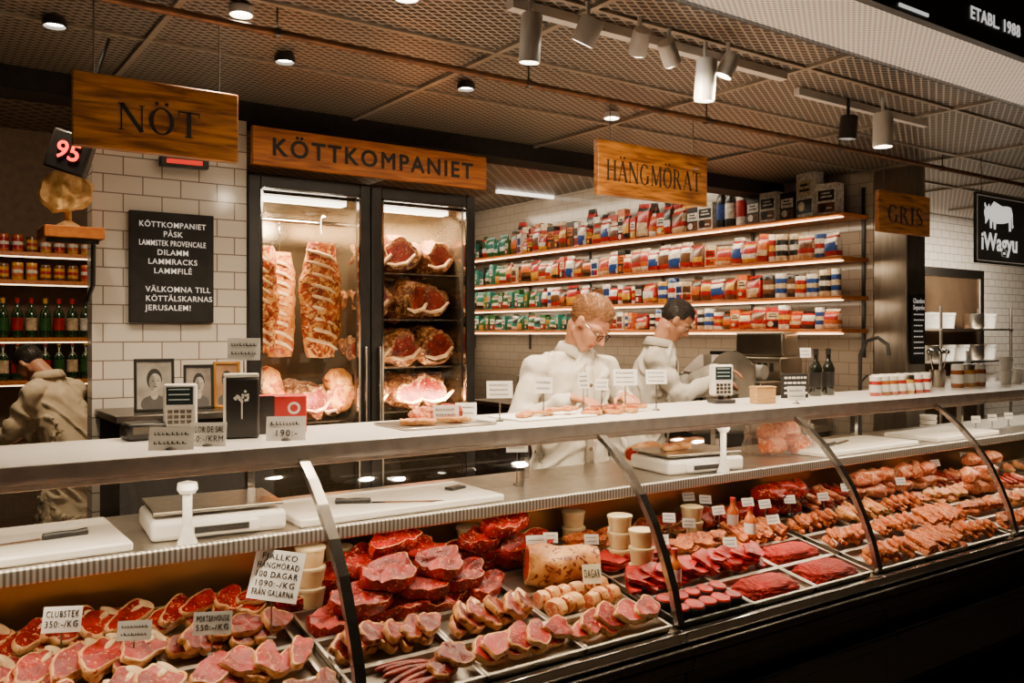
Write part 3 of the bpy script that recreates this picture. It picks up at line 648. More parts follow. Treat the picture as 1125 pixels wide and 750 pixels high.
for (x,y,h,rt,tl) in [(1.06,2.44,.0,.3,.1),(1.25,2.45,.0,-.1,.1),(1.44,2.44,0,.2,.12),(1.62,2.46,0,.5,.1),(1.16,2.45,.05,.1,.2),(1.36,2.46,.05,-.3,.15),(1.54,2.47,.05,.3,.2),(1.26,2.47,.10,.2,.2),(1.45,2.48,.10,-.1,.2),
    (1.06,2.62,0,.1,0),(1.26,2.63,0,.2,0),(1.46,2.63,0,0,0),(1.66,2.62,0,.2,.0),(1.87,2.63,0,.1,0),(1.16,2.63,.047,.2,.15),(1.36,2.62,.047,-.1,.1),(1.56,2.62,.047,.2,.1),(1.76,2.62,.047,-.2,.1),(1.26,2.60,.094,.2,.2),(1.42,2.61,.094,.1,.15),(1.70,2.61,.094,.2,.15),(1.90,2.60,.05,.2,.15),(1.34,2.59,.14,.3,.15),(1.80,2.60,.135,.2,.1)]:
    put('slab',x,y,h+.006,rt,tl,1.0)
a=cols(3)
tray(a[0],ROWS[0],True)
for i in range(5):
    for j in range(2): put('tourn',a[0]-.13+i*.065,ROWS[0]-.036+j*.072,.006)
for c_ in a[1:]: tray(c_,ROWS[0]); put('mince',c_,ROWS[0],.006)
fill(a[0],ROWS[1],'red',5,1,3,rot=.5,tilt=.5); fill(a[1],ROWS[1],'red',5,1,3,rot=.5,tilt=.5); tray(a[2],ROWS[1]); put('mince',a[2],ROWS[1],.006)
fill(a[0],ROWS[2],'red',5,1,2,rot=.5); fill(a[1],ROWS[2],'marin',5,1,2,tilt=.5); fill(a[2],ROWS[2],'skew',7,1,2,tilt=0,rot=1.4,d=.05)
fill(a[0],ROWS[3],'marin',5,1,2); fill(a[1],ROWS[3],'dark',4,1,2); fill(a[2],ROWS[3],'redchunk',3,1,1,tilt=0)
a=cols(4)
for r_,ks in zip(ROWS,(('marin','skew','marin'),('marin','marin','skew'),('marin','pale','marin'),('redchunk','saus','chunk'))):
    for c_,kd in zip(a,ks):
        if kd=='skew': fill(c_,r_,kd,7,1,2,tilt=0,rot=1.4,d=.05)
        elif kd=='saus': fill(c_,r_,kd,6,1,3,tilt=0,rot=1.2)
        elif kd in('chunk','redchunk'): fill(c_,r_,kd,3,1,2,tilt=0)
        else: fill(c_,r_,kd,5,1,2,tilt=.55,rot=1.0)
a=cols(5)
for r_,ks in zip(ROWS,(('marin','marin','pale'),('marin','pale','marin'),('pale','chunk','saus'),('chunk','saus','chunk'))):
    for c_,kd in zip(a,ks): fill(c_,r_,kd,5 if kd!='chunk' else 3,1,2,tilt=.4 if kd not in('chunk','saus') else 0,rot=1.2 if kd=='saus' else None)
a=cols(6)
for r_ in ROWS:
    for c_ in a[:2]: fill(c_,r_,'pale',2,1,1)
rr=loft('rib_roast',.25,.16,.14,77,[MARB,FATD],.12,.1,m=18,n=26)
inst('rib_roast',rr,Matrix.Translation((1.91,2.42,bz(2.42)+.012))@Matrix.Rotation(SL,4,'X')@Matrix.Rotation(-.5,4,'Z'),'large aged rib roast with fat cap beside stacked tubs','beef roast')
tub=MB(); tub.lathe([(0,0),(.038,0),(.045,.05),(.045,.052)],n=20,mi=0); tub.lathe([(.045,.052),(.048,.052),(.048,.06),(.044,.062),(0,.062)],n=20,mi=1)
TUB=tub.mesh('plastic_tub',[pm('tub_cream',(.66,.48,.25),.4,c2=(.58,.38,.18)),pm('tub_lid',(.70,.54,.30),.3)])
for (u,v,nst) in [(341,668,3),(372,640,2),(402,618,1),(681,622,3),(705,640,3),(630,596,2),(515,600,2),(760,590,2)]:
    p=bed(u,v,0)
    p.y=min(max(p.y,2.2),2.70); p=Vector((Xat(u,p.y),p.y,0))
    for k2 in range(nst): inst('plastic_tub',TUB,Matrix.Translation((p.x,p.y,bz(p.y)+.008+k2*.063)),'round cream plastic tub with lid, stacked','tub','cream tubs')
def bottle(name,h,r,mats,neck=.35,n=16):
    m=MB(); m.lathe([(0,0),(r*.95,0),(r,.01),(r,h*.18)],n=n,mi=0); m.lathe([(r,h*.18),(r*1.01,h*.18),(r*1.01,h*.5),(r,h*.5)],n=n,mi=1)
    m.lathe([(r,h*.5),(r,h*.58),(r*.75,h*.68),(r*neck,h*.75),(r*neck,h*.88)],n=n,mi=0); m.lathe([(r*neck*1.15,h*.87),(r*neck*1.15,h),(0,h)],n=n,mi=2)
    return m.mesh(name,mats)
SB=bottle('sauce_bottle',.14,.024,[pm('sauce_orange',(.7,.16,.015),.2,coat=.5),CARD,pm('cap_red',(.5,.03,.02),.4)],.45)
for u,v in [(805,590),(824,600),(741,655)]:
    p=bed(u,v); inst('sauce_bottle',SB,Matrix.Translation((p.x,p.y,bz(p.y)+.03)),'small sauce bottle with orange contents and label','bottle','sauce bottles in case')
# ------------------------------------------------------------ price cards
CARDG=pm('card_grey',(.42,.40,.36),.6); WIRE=pm('wire_steel',(.25,.23,.2),.3,1); DAG=pm('card_cream',(.85,.74,.52),.6)
def card(p,w,h,pole,lines,label,yaw=-.45,tilt=-.12,mat=None,grp='price cards',ink=None,roll=0):
    e=thing('price_card',p,label,'price card',grp,(0,0,yaw))
    MB().lathe([(0,0),(.016,0),(.014,.004),(.003,.007),(.002,pole),(0,pole)],n=10).ob('stand',WIRE,e)
    c=MB().b2((-w/2,-.001,0),(w/2,.001,h)).ob('card',mat or CARD,e,(0,-.003,pole-.006),(tilt,roll,0))
    n_=len(lines); lh=h/(n_+.6)
    for i,s in enumerate(lines):
        z=h-lh*(i+.8)
        if s.startswith('~'):
            m=MB(); x=-w*.38
            while x<w*.33:
                ww=R.uniform(.04,.1)*w; hh=R.choice((.16,.22)); m.b2((x,-.0022,z-lh*.12),(min(x+ww*.35,w*.4),-.001,z+lh*hh)).b2((x,-.0022,z-lh*.12),(min(x+ww,w*.4),-.001,z-lh*.03)); x+=ww+w*.03
            m.ob('print',ink or INK,c)
        else: txt(s,lh*.95,c,(0,-.0015,z),ink or INK,name='print',maxw=w*.84,sp=1.2,thick=lh*.006)
    return e
WC='white price card with black print on a wire stand'
def bc(u,v,w,h,pole,lines,lab=WC,mat=None,**k):
    k.setdefault('tilt',-.38)
    p=bed(u,v,pole+h/2+.03); return card((p.x,p.y,bz(p.y)+.035),w,h,pole,lines,lab,mat=mat,grp='price cards in the case',**k)
bc(67,680,.095,.065,.07,['CLUBSTEK','350:-/KG'])
bc(298,632,.145,.14,.11,['FJÄLLKO','HÄNGMÖRAD','100 DAGAR','1090:-/KG','FRÅN GALARNA'],'large tilted white price card on wire stand',roll=.10,yaw=-.7)
bc(147,692,.085,.05,.06,['~','~'],'grey price tag on a stand among steaks',mat=CARDG,ink=INK)
bc(233,684,.10,.06,.06,['PORTERHOUSE','550:-/KG'],'grey price tag on a stand among steaks',mat=CARDG,ink=INK)
bc(590,596,.075,.055,.07,['~','~']); bc(651,630,.065,.065,.04,['DAGAR'],'cream card reading DAGAR leaning on roast',mat=DAG)
for u,v in [(605,590),(633,604),(727,592),(757,574),(802,595),(822,551),(841,553),(757,545),(676,583),(868,548),(905,545),(930,535),(775,548),(1028,508),(1060,500),(990,528),(735,568),(790,560),(850,570),(960,520),(650,592),(1085,480),(1005,512),(880,536)]:
    bc(u,v,.055,.038,.055,['~','~'],roll=R.uniform(-.08,.08))
def lc(u,v,w,h,pole,lines,Y=2.62,**k):
    p=on(u,HZ,y=Y); card((p.x,p.y,1.251),w,h,pole,lines,k.pop('lab',WC),grp='price cards on the ledge',**k)
lc(549,422,.095,.062,.09,['~','~','~']); lc(597,420,.07,.06,.10,['~','~'],yaw=-.9); lc(641,417,.06,.062,.11,['~','~','~'],yaw=.2); lc(661,423,.05,.045,.10,['~','~'],yaw=-.9)
lc(687,414,.10,.065,.115,['~','~','~']); lc(721,413,.09,.06,.115,['~','~','~']); lc(490,459,.09,.065,.01,['~','~','190:-']); lc(512,447,.08,.055,.01,['~','~'],Y=2.78)
lc(268,376,.10,.07,.24,['~','~'],Y=2.75,lab='white card on a tall wire stand'); lc(885,368,.06,.05,.2,['~','~'],Y=2.8); lc(875,430,.085,.065,.02,['~','~'],Y=2.5)
lc(188,478,.12,.065,.004,['~','~'],Y=2.5,lab='white card in low white holder on ledge',tilt=-.3); lc(228,476,.10,.07,.004,['FLOR DE SAL','60:-/KRM'],Y=2.52,tilt=-.3); lc(314,472,.115,.075,.004,['~','190:-'],Y=2.52,tilt=-.3)
card((Xat(568,2.75),2.75,.987),.085,.055,.13,['~','~'],WC,grp='price cards on the ledge')
for u in (1072,1090,1108): card((Xat(u,2.7),2.7,.987),.06,.04,.05,['~'],WC,grp='price cards on the ledge')
# ------------------------------------------------------------ boards, knives, scales
def board(x0,x1,y0,y1,rot=0):
    m=MB().box((0,0,.0125),(x1-x0,y1-y0,.025)); tag(m.ob('cutting_board',BOARD,loc=((x0+x1)/2,(y0+y1)/2,.986),rot=(0,0,rot),bevel=.006),'thick white plastic cutting board on work surface','cutting board','cutting boards')
board(-.35,.52,2.50,2.90); board(.99,1.73,2.50,2.84); board(3.55,4.36,2.5,2.82); board(4.55,5.2,2.5,2.82)
def knife(x,y,rz,L=.24):
    e=thing('knife',(x,y,1.012),'butcher knife with black handle lying on board','knife','knives',(0,0,rz))
    MB().prism([(0,-.018),(L*.8,-.014),(L,.012),(0,.014)],0,.002).ob('blade',CHROME,e)
    MB().lathe([(0,0),(.011,.003),(.012,.05),(.010,.08),(.013,.115),(0,.12)],n=10,sy=.7,M=Matrix.Translation((0,0,.006))@Matrix.Rotation(-pi/2,4,'Y')).ob('handle',BLACK,e)
knife(1.28,2.62,-.5); knife(.32,2.66,pi+.1,.22); knife(3.85,2.65,.3)
ph=MB().box((0,0,.005),(.075,.04,.01)).ob('mobile_phone',BLACK,loc=(1.64,2.68,1.012),rot=(0,0,.3),bevel=.003); tag(ph,'small black phone lying on white board','phone')
def scale(x,y,w,d,rz):
    e=thing('weighing_scale',(x,y,.986),'white shop weighing scale with steel plate on work surface','scale','weighing scales',(0,0,rz))
    MB().prism([(-w/2,-d/2),(w/2,-d/2),(w/2,d/2),(-w/2,d/2)],.0,.06).ob('body',WHITE,e,bevel=.015,seg=3)
    MB().b2((-w*.28,-d/2-.012,.008),(w*.28,-d/2+.01,.045)).ob('control_panel',WHITE,e,bevel=.006)
    MB().b2((-w*.2,-d/2-.014,.018),(w*.2,-d/2-.011,.036)).ob('display_window',BLACK,e)
    MB().b2((-w*.48,-d*.46,.072),(w*.48,d*.48,.082)).b2((-.05,-.05,.06),(.05,.05,.072)).ob('weighing_plate',STEEL,e,bevel=.003)
    return e
scale(.78,2.68,.38,.28,-.1); scale(2.80,2.66,.40,.28,-.15)
def pole_disp(x,y,h):
    e=thing('scale_display_pole',(x,y,.986),'white pole with small customer display of a scale','scale display','pole displays')
    MB().lathe([(0,0),(.028,0),(.026,.01),(.017,.03),(.013,.05),(.013,h),(0,h)],n=16).ob('pole',WHITE,e)
    MB().lathe([(0,h),(.02,h),(.028,h+.012),(.026,h+.03),(.0,h+.036)],n=16).ob('head',WHITE,e)
pole_disp(.66,2.50,.14); pole_disp(2.84,2.49,.17)
bx=Xat(856,2.76)
inst('plastic_meat_bag',heap('plastic_meat_bag',.36,.24,.20,4,[glassmat('plastic_film',(.93,.9,.86),.9,.10,1.0,1.5,.06)],.8),Matrix.Translation((bx,2.76,.987)),'loose clear plastic bag filled with raw meat','bag of meat')
for i,(dx,dy,dz) in enumerate(((-.10,-.04,0),(.03,-.04,0),(.11,-.01,0),(0,.05,0),(-.06,.0,.06),(.05,-.02,.065),(0,-.01,.11))): put('chunk',0,0,M0=Matrix.Translation((bx+dx,2.76+dy,.99+dz)),rot=i*1.3,sc=1.05,lab='pale raw pork piece inside clear plastic bag',grp='meat pieces in plastic bag')
inst('beef_joint',loft('beef_joint',.16,.12,.1,5,[LEANR,FAT],.15,.3),Matrix.Translation((Xat(708,2.85),2.85,.99)),'red raw joint with fat on work surface','meat')
for i in range(3): put('pale',0,0,M0=Matrix.Translation((2.74+i*.05,2.68,1.07+i*.01)),rot=i,sc=1.1,lab='pale pork cutlet lying on scale plate',grp='cutlets on scale')
# ------------------------------------------------------------ ledge items
def pos(u,Y,w,h,lab):
    e=thing('price_display',(Xat(u,Y),Y,1.251),lab,'scale display','scale displays on ledge',(0,0,-.35))
    MB().b2((-w*.5,-.04,0),(w*.5,.05,.018)).b2((-.012,0,.018),(.012,.02,.05)).ob('foot',BLACK,e,bevel=.004)
    MB().b2((-w/2,-.015,.035),(w/2,.03,.035+h)).ob('housing',WHITE,e,bevel=.007,seg=3)
    MB().b2((-w*.4,-.018,.04+h*.48),(w*.4,-.013,.025+h)).ob('screen',pm('screen_dark',(.02,.03,.035),.15),e)
    m=MB()
    for i in range(3): m.b2((-w*.33,-.0195,.045+h*.55+i*h*.12),(w*.3,-.018,.048+h*.55+i*h*.12))
    m.ob('readout',pm('lcd_text',(.4,.46,.45),.5,em=.15),e)
    m=MB()
    for i in range(4):
        for j in range(3): m.b2((-w*.36+i*w*.19,-.018,.045+j*h*.12),(-w*.36+i*w*.19+w*.14,-.0145,.045+j*h*.12+h*.08))
    m.ob('keys',DSTEEL,e)
pos(198,2.76,.095,.13,'white scale display with dark screen on counter ledge'); pos(793,2.72,.10,.14,'white scale display with dark screen on counter ledge')
e=thing('card_terminal',(Xat(158,2.8),2.8,1.251),'black card terminal box on ledge','card terminal')
MB().b2((-.055,-.05,0),(.055,.06,.05)).ob('body',BLACK,e,bevel=.008); MB().b2((-.04,-.051,.02),(.04,-.049,.042)).ob('screen',DSTEEL,e)
e=thing('gift_tin',(Xat(265,2.66),2.66,1.251),'tall black tin with white olive tree emblem','tin',None,(0,0,-.25))
MB().b2((-.052,-.03,0),(.052,.03,.185)).ob('body',BLACK,e,bevel=.008)
MB().b2((-.05,-.028,.186),(.05,.028,.196)).b2((-.054,-.032,.0),(-.046,-.029,.185)).ob('rim',WHITE,e,bevel=.002)
m=MB(); m.b2((-.002,-.0325,.06),(.002,-.031,.12))
for i in range(22):
    a_=R.uniform(0,6.28); r_=R.uniform(.004,.024); m.lathe([(0,0),(.004,0),(.004,.001),(0,.001)],n=8,M=Matrix.Translation((cos(a_)*r_,-.0312,.128+sin(a_)*r_*.7))@Matrix.Rotation(pi/2,4,'X'))
m.ob('emblem',CHALK,e)
e=thing('red_box',(Xat(308,2.74),2.74,1.251),'red and black carton box with white emblem on ledge','box',None,(0,0,-.3))
MB().b2((-.08,-.04,0),(.08,.04,.12)).ob('body',[pm('box_red',(.5,.012,.008),.4)],e,bevel=.004); MB().b2((-.08,-.0415,0),(-.02,-.04,.12)).ob('black_panel',BLACK,e)
m=MB(); m.lathe([(.012,0),(.02,0),(.02,.001),(.012,.001)],n=20,M=Matrix.Translation((.04,-.0405,.08))@Matrix.Rotation(pi/2,4,'X')); m.ob('emblem',CHALK,e)
for x,y,kd in [(1.42,2.62,'pale'),(1.50,2.67,'chunk'),(1.60,2.60,'pale'),(1.47,2.60,'pale'),(1.62,2.69,'redchunk'),(1.55,2.66,'tbone')]:
    put(kd,0,0,M0=Matrix.Translation((x,y,1.262)),rot=R.uniform(0,3),sc=.7 if 'chunk' in kd else .8,grp='meats on ledge')
tag(MB().box((0,0,.004),(.36,.24,.008)).ob('serving_tray',STEEL,loc=(1.54,2.65,1.251),bevel=.003),'flat steel tray with meat on ledge','tray')
tag(MB().box((0,0,.003),(.36,.22,.006)).ob('paper_sheet',CARD,loc=(2.02,2.66,1.251),bevel=.002),'white paper sheet with sliced meat on ledge','paper')
for i in range(8): put('pale',0,0,M0=Matrix.Translation((1.90+i*.035,2.63+.02*(i%3),1.259+.002*i)),rot=R.uniform(0,3),sc=.6,grp='meats on ledge')
for i in range(6): put('steak',0,0,M0=Matrix.Translation((2.23+i*.05,2.62+.03*(i%2),1.252+.010*(i%2))),rot=R.uniform(0,3),sc=.85,grp='meats on ledge')
e=thing('wooden_box',(Xat(838,2.6),2.6,1.251),'small pale wooden box on ledge','box',None,(0,0,-.3))
MB().b2((-.05,-.03,0),(.05,.03,.07)).ob('body',pm('pale_wood',(.55,.33,.14),.5,c2=(.42,.22,.08),stretch=(1,1,8)),e,bevel=.003); MB().b2((-.052,-.032,.07),(.052,.032,.078)).ob('lid',MC['pale_wood'],e,bevel=.002)
e=thing('chalk_sign',(Xat(873,2.72),2.72,1.251),'small black sign with chalk text on ledge','sign',None,(0,0,-.35))
MB().b2((-.075,-.004,0),(.075,.004,.12)).b2((-.05,0,0),(.05,.04,.006)).ob('panel',MATBLK,e,bevel=.002)
m=MB()
for i in range(4):
    x=-.06
    while x<.05: ww=R.uniform(.01,.03); m.b2((x,-.0055,.02+i*.025),(x+ww,-.004,.03+i*.025)); x+=ww+.006
m.ob('print',CHALK,e)
WB=bottle('wine_bottle',.24,.032,[pm('dark_bottle_glass',(.01,.012,.008),.08,coat=1),BLACK,BLACK],.38)
for i,u in enumerate((896,910)): inst('wine_bottle',WB,Matrix.Translation((Xat(u,2.76),2.76,1.251)),'dark glass bottle with black label on ledge','bottle','bottles on ledge')
j=MB(); j.lathe([(0,0),(.026,0),(.028,.006),(.028,.014)],mi=0); j.lathe([(.028,.014),(.0285,.014),(.0285,.045),(.028,.045)],mi=1); j.lathe([(.028,.045),(.028,.055),(.024,.062)],mi=0); j.lathe([(.026,.06),(.027,.06),(.027,.078),(.025,.08),(0,.08)],mi=2)
JARS=[]
for nm,cc,lid in (('amber',(.35,.1,.02),WHITE),('red',(.4,.03,.02),WHITE),('dark',(.04,.02,.015),CARD),('ochre',(.6,.3,.06),STEEL)):
    JARS.append(j.mesh('jar',[pm('jar_'+nm,cc,.1,coat=1),CARD,lid]))
for i in range(7):
    for k2 in range(2): inst('preserve_jar',R.choice(JARS),Matrix.Translation((Xat(962+i*9,2.58+k2*.09)+.01*k2,2.58+k2*.09,1.251))@Matrix.Diagonal((1.1,1.1,1.25,1)),'small glass preserve jar with label and pale lid','jar','preserve jars on ledge')
for i,u in enumerate((1052,1064,1076)): inst('preserve_jar',JARS[i%2*3],Matrix.Translation((Xat(u,2.7),2.7,1.251))@Matrix.Diagonal((1.3,1.3,1.7,1)),'tall glass preserve jar with label and pale lid','jar','preserve jars on ledge')
cup=MB().lathe([(0,0),(.03,0),(.04,.08),(.043,.08),(.043,.086),(.036,.086),(.028,.006),(0,.006)],n=20).mesh('white_cup',[WHITE])
for i,(u,z) in enumerate(((1105,1.251),(1117,1.251),(1105,1.338),(1120,1.251))): inst('white_cup',cup,Matrix.Translation((Xat(u,2.72+.09*(i==3)),2.72+.09*(i==3),z)),'white paper cup on ledge','cup','white cups')
pc=MB()
for i in range(3): pc.lathe([(0,i*.03),(.045,i*.03),(.05,i*.03+.025),(0,i*.03+.026)],n=20)
tag(pc.ob('plastic_lids_stack',WHITE,loc=(Xat(1020,2.9),2.9,.986)),'stack of white plastic lids on work surface','plastic lids')
# ------------------------------------------------------------ fridge
FX0,FX1,FY=1.424,2.754,4.3
e=thing('dry_aging_fridge',(0,0,0),'tall black two-door glass dry-aging fridge with lit interior','fridge')
INNER=pm('fridge_interior',(.34,.27,.18),.22,.9,c2=(.24,.18,.12),scale=3)
m=MB(); mx_=(FX0+FX1)/2
m.b2((FX0,FY+.04,0),(FX0+.03,FY+.8,2.38)).b2((FX1-.03,FY+.04,0),(FX1,FY+.8,2.38)).b2((FX0,FY+.04,2.30),(FX1,FY+.8,2.38)).b2((FX0,FY+.04,0),(FX1,FY+.8,.3)).b2((FX0,FY+.77,0),(FX1,FY+.8,2.38)).b2((mx_-.03,FY+.04,.3),(mx_+.03,FY+.1,2.3))
m.ob('cabinet_body',BLACK,e,bevel=.004)
m=MB(); m.b2((FX0+.03,FY+.74,.3),(FX1-.03,FY+.768,2.3)).b2((FX0+.031,FY+.05,.3),(FX0+.04,FY+.74,2.3)).b2((FX1-.04,FY+.05,.3),(FX1-.031,FY+.74,2.3)).b2((FX0+.04,FY+.05,2.28),(FX1-.04,FY+.74,2.299)).b2((mx_-.01,FY+.11,.3),(mx_+.01,FY+.74,2.28))
m.ob('inner_lining',INNER,e)
for (x0,x1) in ((FX0,mx_-.004),(mx_+.004,FX1)):
    d=MB(); t=.06
    d.b2((x0,FY-.02,.12),(x0+t,FY+.038,2.36)).b2((x1-t,FY-.02,.12),(x1,FY+.038,2.36)).b2((x0+t,FY-.02,2.30),(x1-t,FY+.038,2.36)).b2((x0+t,FY-.02,.12),(x1-t,FY+.038,.2))
    do=d.ob('door',BLACK,e,bevel=.004)
    MB().add([(x0+t,FY+.01,.2),(x1-t,FY+.01,.2),(x1-t,FY+.01,2.3),(x0+t,FY+.01,2.3)],[(0,1,2,3)]).ob('glass_pane',GLASSF,do)
    q=MB(); s_=.010
    q.b2((x0+t,FY-.024,.2),(x0+t+s_,FY-.004,2.3)).b2((x1-t-s_,FY-.024,.2),(x1-t,FY-.004,2.3)).b2((x0+t,FY-.024,2.3-s_),(x1-t,FY-.004,2.3)).ob('chrome_seal',CHROME,do)
    MB().b2((x1-.045 if x0<mx_-.1 else x0+.03,FY-.05,1.0),(x1-.03 if x0<mx_-.1 else x0+.045,FY-.02,1.5)).ob('handle',CHROME,do,bevel=.005)
WIREM=pm('wire_rack',(.6,.52,.42),.25,1)
def rack(x0,x1,z):
    m=MB(); y0,y1=FY+.1,FY+.72
    for y in (y0,y1): m.b2((x0,y,z-.008),(x1,y+.008,z))
    k_=int((x1-x0)/.045)
    for i in range(k_+1): xx=x0+(x1-x0)*i/k_; m.b2((xx-.002,y0,z-.003),(xx+.002,y1,z+.001))
    m.ob('wire_shelf',WIREM,e)
for z in (1.91,1.65,1.38,1.13,.85): rack(mx_+.015,FX1-.045,z)
rack(FX0+.045,mx_-.015,1.10)
MB().cyl((FX0+.04,FY+.35,2.19),(mx_-.012,FY+.35,2.19),.012).ob('hanging_rail',CHROME,e)
for a0,a1 in ((FX0+.1,mx_-.08),(mx_+.08,FX1-.1)): MB().b2((a0,FY+.12,2.262),(a1,FY+.2,2.28)).ob('interior_lamp',pm('fridge_lamp',(1,.88,.68),.5,em=7),e)
AG=meat('aged_rib_side',(.34,.045,.006),(.14,.012,.003),(.70,.33,.07),.53,26,.45,.08,.9,.25)
AGF=meat('aged_side_fat',(.60,.26,.05),(.42,.13,.022),(.24,.024,.005),.57,20,.45,.08,.9,.25)
def hang(x,y,ztop,L,W,H,seed,rz):
    me=loft('hanging_rib_side',L,W,H,seed,[AG,AG if seed%2 else AGF],.11,.3,m=34,ribs=7,n=28)
    M=Matrix.Translation((x,y,ztop-L/2))@Matrix.Rotation(rz,4,'Z')@Matrix.Rotation(pi/2,4,'Y')
    o=inst('hanging_rib_side',me,M,'dry-aged beef rib side hanging from fridge rail','hanging beef','hanging beef sides')
    dz=2.19-ztop
    MB().tube([(-L/2+.04,0,H*.45),(-L/2-.03,0,H*.45),(-L/2-dz,0,H*.45),(-L/2-dz-.016,.01,H*.45),(-L/2-dz-.014,.025,H*.45)],.004).ob('hook',CHROME,o)
    for i in range(9):
        xx=-L/2+L*(i+1)/10.5; MB().tube([(xx-.015,W*(-.44),H*.62),(xx+.0,-W*.2,H*.90),(xx+.015,W*.1,H*.93),(xx+.045,W*.36,H*.72)],[.004,.0065,.0065,.004],8,sx=1.5).ob('rib_bone',BONE,o)
hang(1.60,FY+.26,2.03,.56,.17,.08,3,-pi/2-.65); hang(1.88,FY+.22,2.06,.62,.24,.09,5,-pi/2+.20); hang(1.74,FY+.46,2.02,.58,.18,.10,4,-pi/2)
BL=[loft('aged_beef_loin',.36,.25,.22,s,[DARKM,CRUST],.24,.2,m=16,n=26,facebias=.78) for s in (201,202,203,204,205)]
def loin(x,y,z,rz,sc=1,lab='dark dry-aged beef loin resting on wire fridge shelf'):
    o=inst('aged_beef_loin',R.choice(BL),Matrix.Translation((x,y,z))@Matrix.Rotation(rz,4,'Z')@Matrix.Scale(sc,4),lab,'aged beef','aged loins in fridge')
    m=MB(); s=R.uniform(-.03,.03)
    m.tube([(-.185,-.10+s,.10),(-.187,-.05+s,.05),(-.186,.02+s,.035),(-.184,.08+s,.05)],[.008,.012,.011,.006],8); m.ob('rib_bone',BONE,o)
for z in (1.91,1.65,1.38,1.13):
    for x,rz in ((2.21,1.5),(2.40,1.7),(2.59,1.35)):
        loin(x,FY+.30,z+.008,rz+R.uniform(-.6,.6),R.uniform(.90,1.04))
for x,rz,s in ((1.56,1.2,.8),(1.80,1.9,.9),(1.98,1.5,.72)): loin(x,FY+.33,1.115,rz,s)
PB=loft('fatty_joint',.24,.16,.15,301,[AG,AGF],.22,.6,m=16,n=24)
for x,z,ry in ((1.62,1.27,1.2),(1.95,1.25,1.5)): inst('aged_beef_joint',PB,Matrix.Translation((x,FY+.2,z))@Matrix.Rotation(ry,4,'Y')@Matrix.Rotation(x*3,4,'X'),'pale fatty aged joint on fridge shelf','aged beef','fatty joints in fridge')
s=MB().b2((1.405,4.165,2.39),(2.758,4.20,2.575)).ob('shop_sign',WOODO,bevel=.004); tag(s,'orange wooden board sign reading KÖTTKOMPANIET above fridge','sign')
txt('KÖTTKOMPANIET',.118,s,(2.08,4.163,2.478),INK,bold=0,sp=1.22,fit=1.16,thick=.0028)
# ------------------------------------------------------------ hanging signs
def hsign(u0,u1,Y,z0,z1,text,H,width,lab):
    x0,x1=Xat(u0,Y),Xat(u1,Y); w=x1-x0; o=MB().b2((-w/2,0,-(z1-z0)/2),(w/2,.03,(z1-z0)/2)).ob('hanging_sign',WOOD,loc=((x0+x1)/2,Y,(z0+z1)/2),bevel=.004)
    tag(o,lab,'sign','wooden hanging signs')
    serif(text,H,INK,o,(0,-.0005,-.01),width=w*width)
    for k_ in (-.38,.38): MB().cyl((k_*w,.015,(z1-z0)/2),(k_*w,.015,2.62-(z0+z1)/2),.0025,6).ob('suspension_wire',WIRE,o)
hsign(80,262,3.0,2.155,2.39,'NÖT',.085,.5,'rustic wooden sign reading NÖT hanging from ceiling pipe')
hsign(657,777,3.0,2.20,2.45,'HÄNGMÖRAT',.095,.86,'rustic wooden sign reading HÄNGMÖRAT hanging from ceiling pipe')
hsign(966,1022,3.0,2.18,2.43,'GRIS',.105,.68,'rustic wooden sign reading GRIS hanging from ceiling pipe')
rl=thing('ceiling_pipe',(0,0,0),'long rusty pipe under mesh ceiling carrying signs','pipe')
MB().cyl((-4,3.0,2.63),(13,3.0,2.63),.014,12).ob('pipe',pm('rusty_pipe',(.10,.04,.02),.5,.5,c2=(.2,.08,.03)),rl)
for i in range(12):
    m=MB(); m.cyl((-3.3+i*1.1,3.0,2.645),(-3.3+i*1.1,3.0,2.72),.004,6).lathe([(.017,-.01),(.019,-.01),(.019,.01),(.017,.01)],M=Matrix.Translation((-3.3+i*1.1,3,2.63))@Matrix.Rotation(pi/2,4,'Y')); m.ob('pipe_hanger',DSTEEL,rl)
Yb=2.9; x0,x1=Xat(1072,Yb),Xat(1140,Yb)
w_=x1-x0; xc=(x0+x1)/2; o=MB().b2((-w_/2,0,-.23),(w_/2,.015,.23)).ob('hanging_banner',MATBLK,loc=(xc,Yb,2.26)); tag(o,'black hanging banner with white bull and iWagyu lettering','sign')
tx=Xat(1098,Yb)-xc; tw=Xat(1118,Yb)-Xat(1079,Yb)
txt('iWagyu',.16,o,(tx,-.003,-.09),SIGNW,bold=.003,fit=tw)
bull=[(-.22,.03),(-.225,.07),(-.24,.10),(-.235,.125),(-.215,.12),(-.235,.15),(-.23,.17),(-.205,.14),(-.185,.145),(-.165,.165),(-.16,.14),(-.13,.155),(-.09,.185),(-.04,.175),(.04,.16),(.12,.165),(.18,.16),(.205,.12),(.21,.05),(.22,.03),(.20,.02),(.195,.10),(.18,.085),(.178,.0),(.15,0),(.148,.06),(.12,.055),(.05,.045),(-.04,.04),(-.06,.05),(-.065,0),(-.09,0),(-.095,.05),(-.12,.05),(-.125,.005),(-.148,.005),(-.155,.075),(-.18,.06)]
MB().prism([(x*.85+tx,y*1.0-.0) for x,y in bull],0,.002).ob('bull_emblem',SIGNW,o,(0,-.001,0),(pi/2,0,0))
m=MB().b2((-w_/2+.015,-.002,-.215),(-w_/2+.02,-.0002,.215)).b2((-w_/2+.015,-.002,.21),(w_/2-.015,-.0002,.215)).b2((-w_/2+.015,-.002,-.215),(w_/2-.015,-.0002,-.21)); m.ob('border_line',CHALK,o)
for k_ in(-.4,.4): MB().cyl((k_*w_,.007,.23),(k_*w_,.007,.46),.003,6).ob('suspension_wire',WIRE,o)
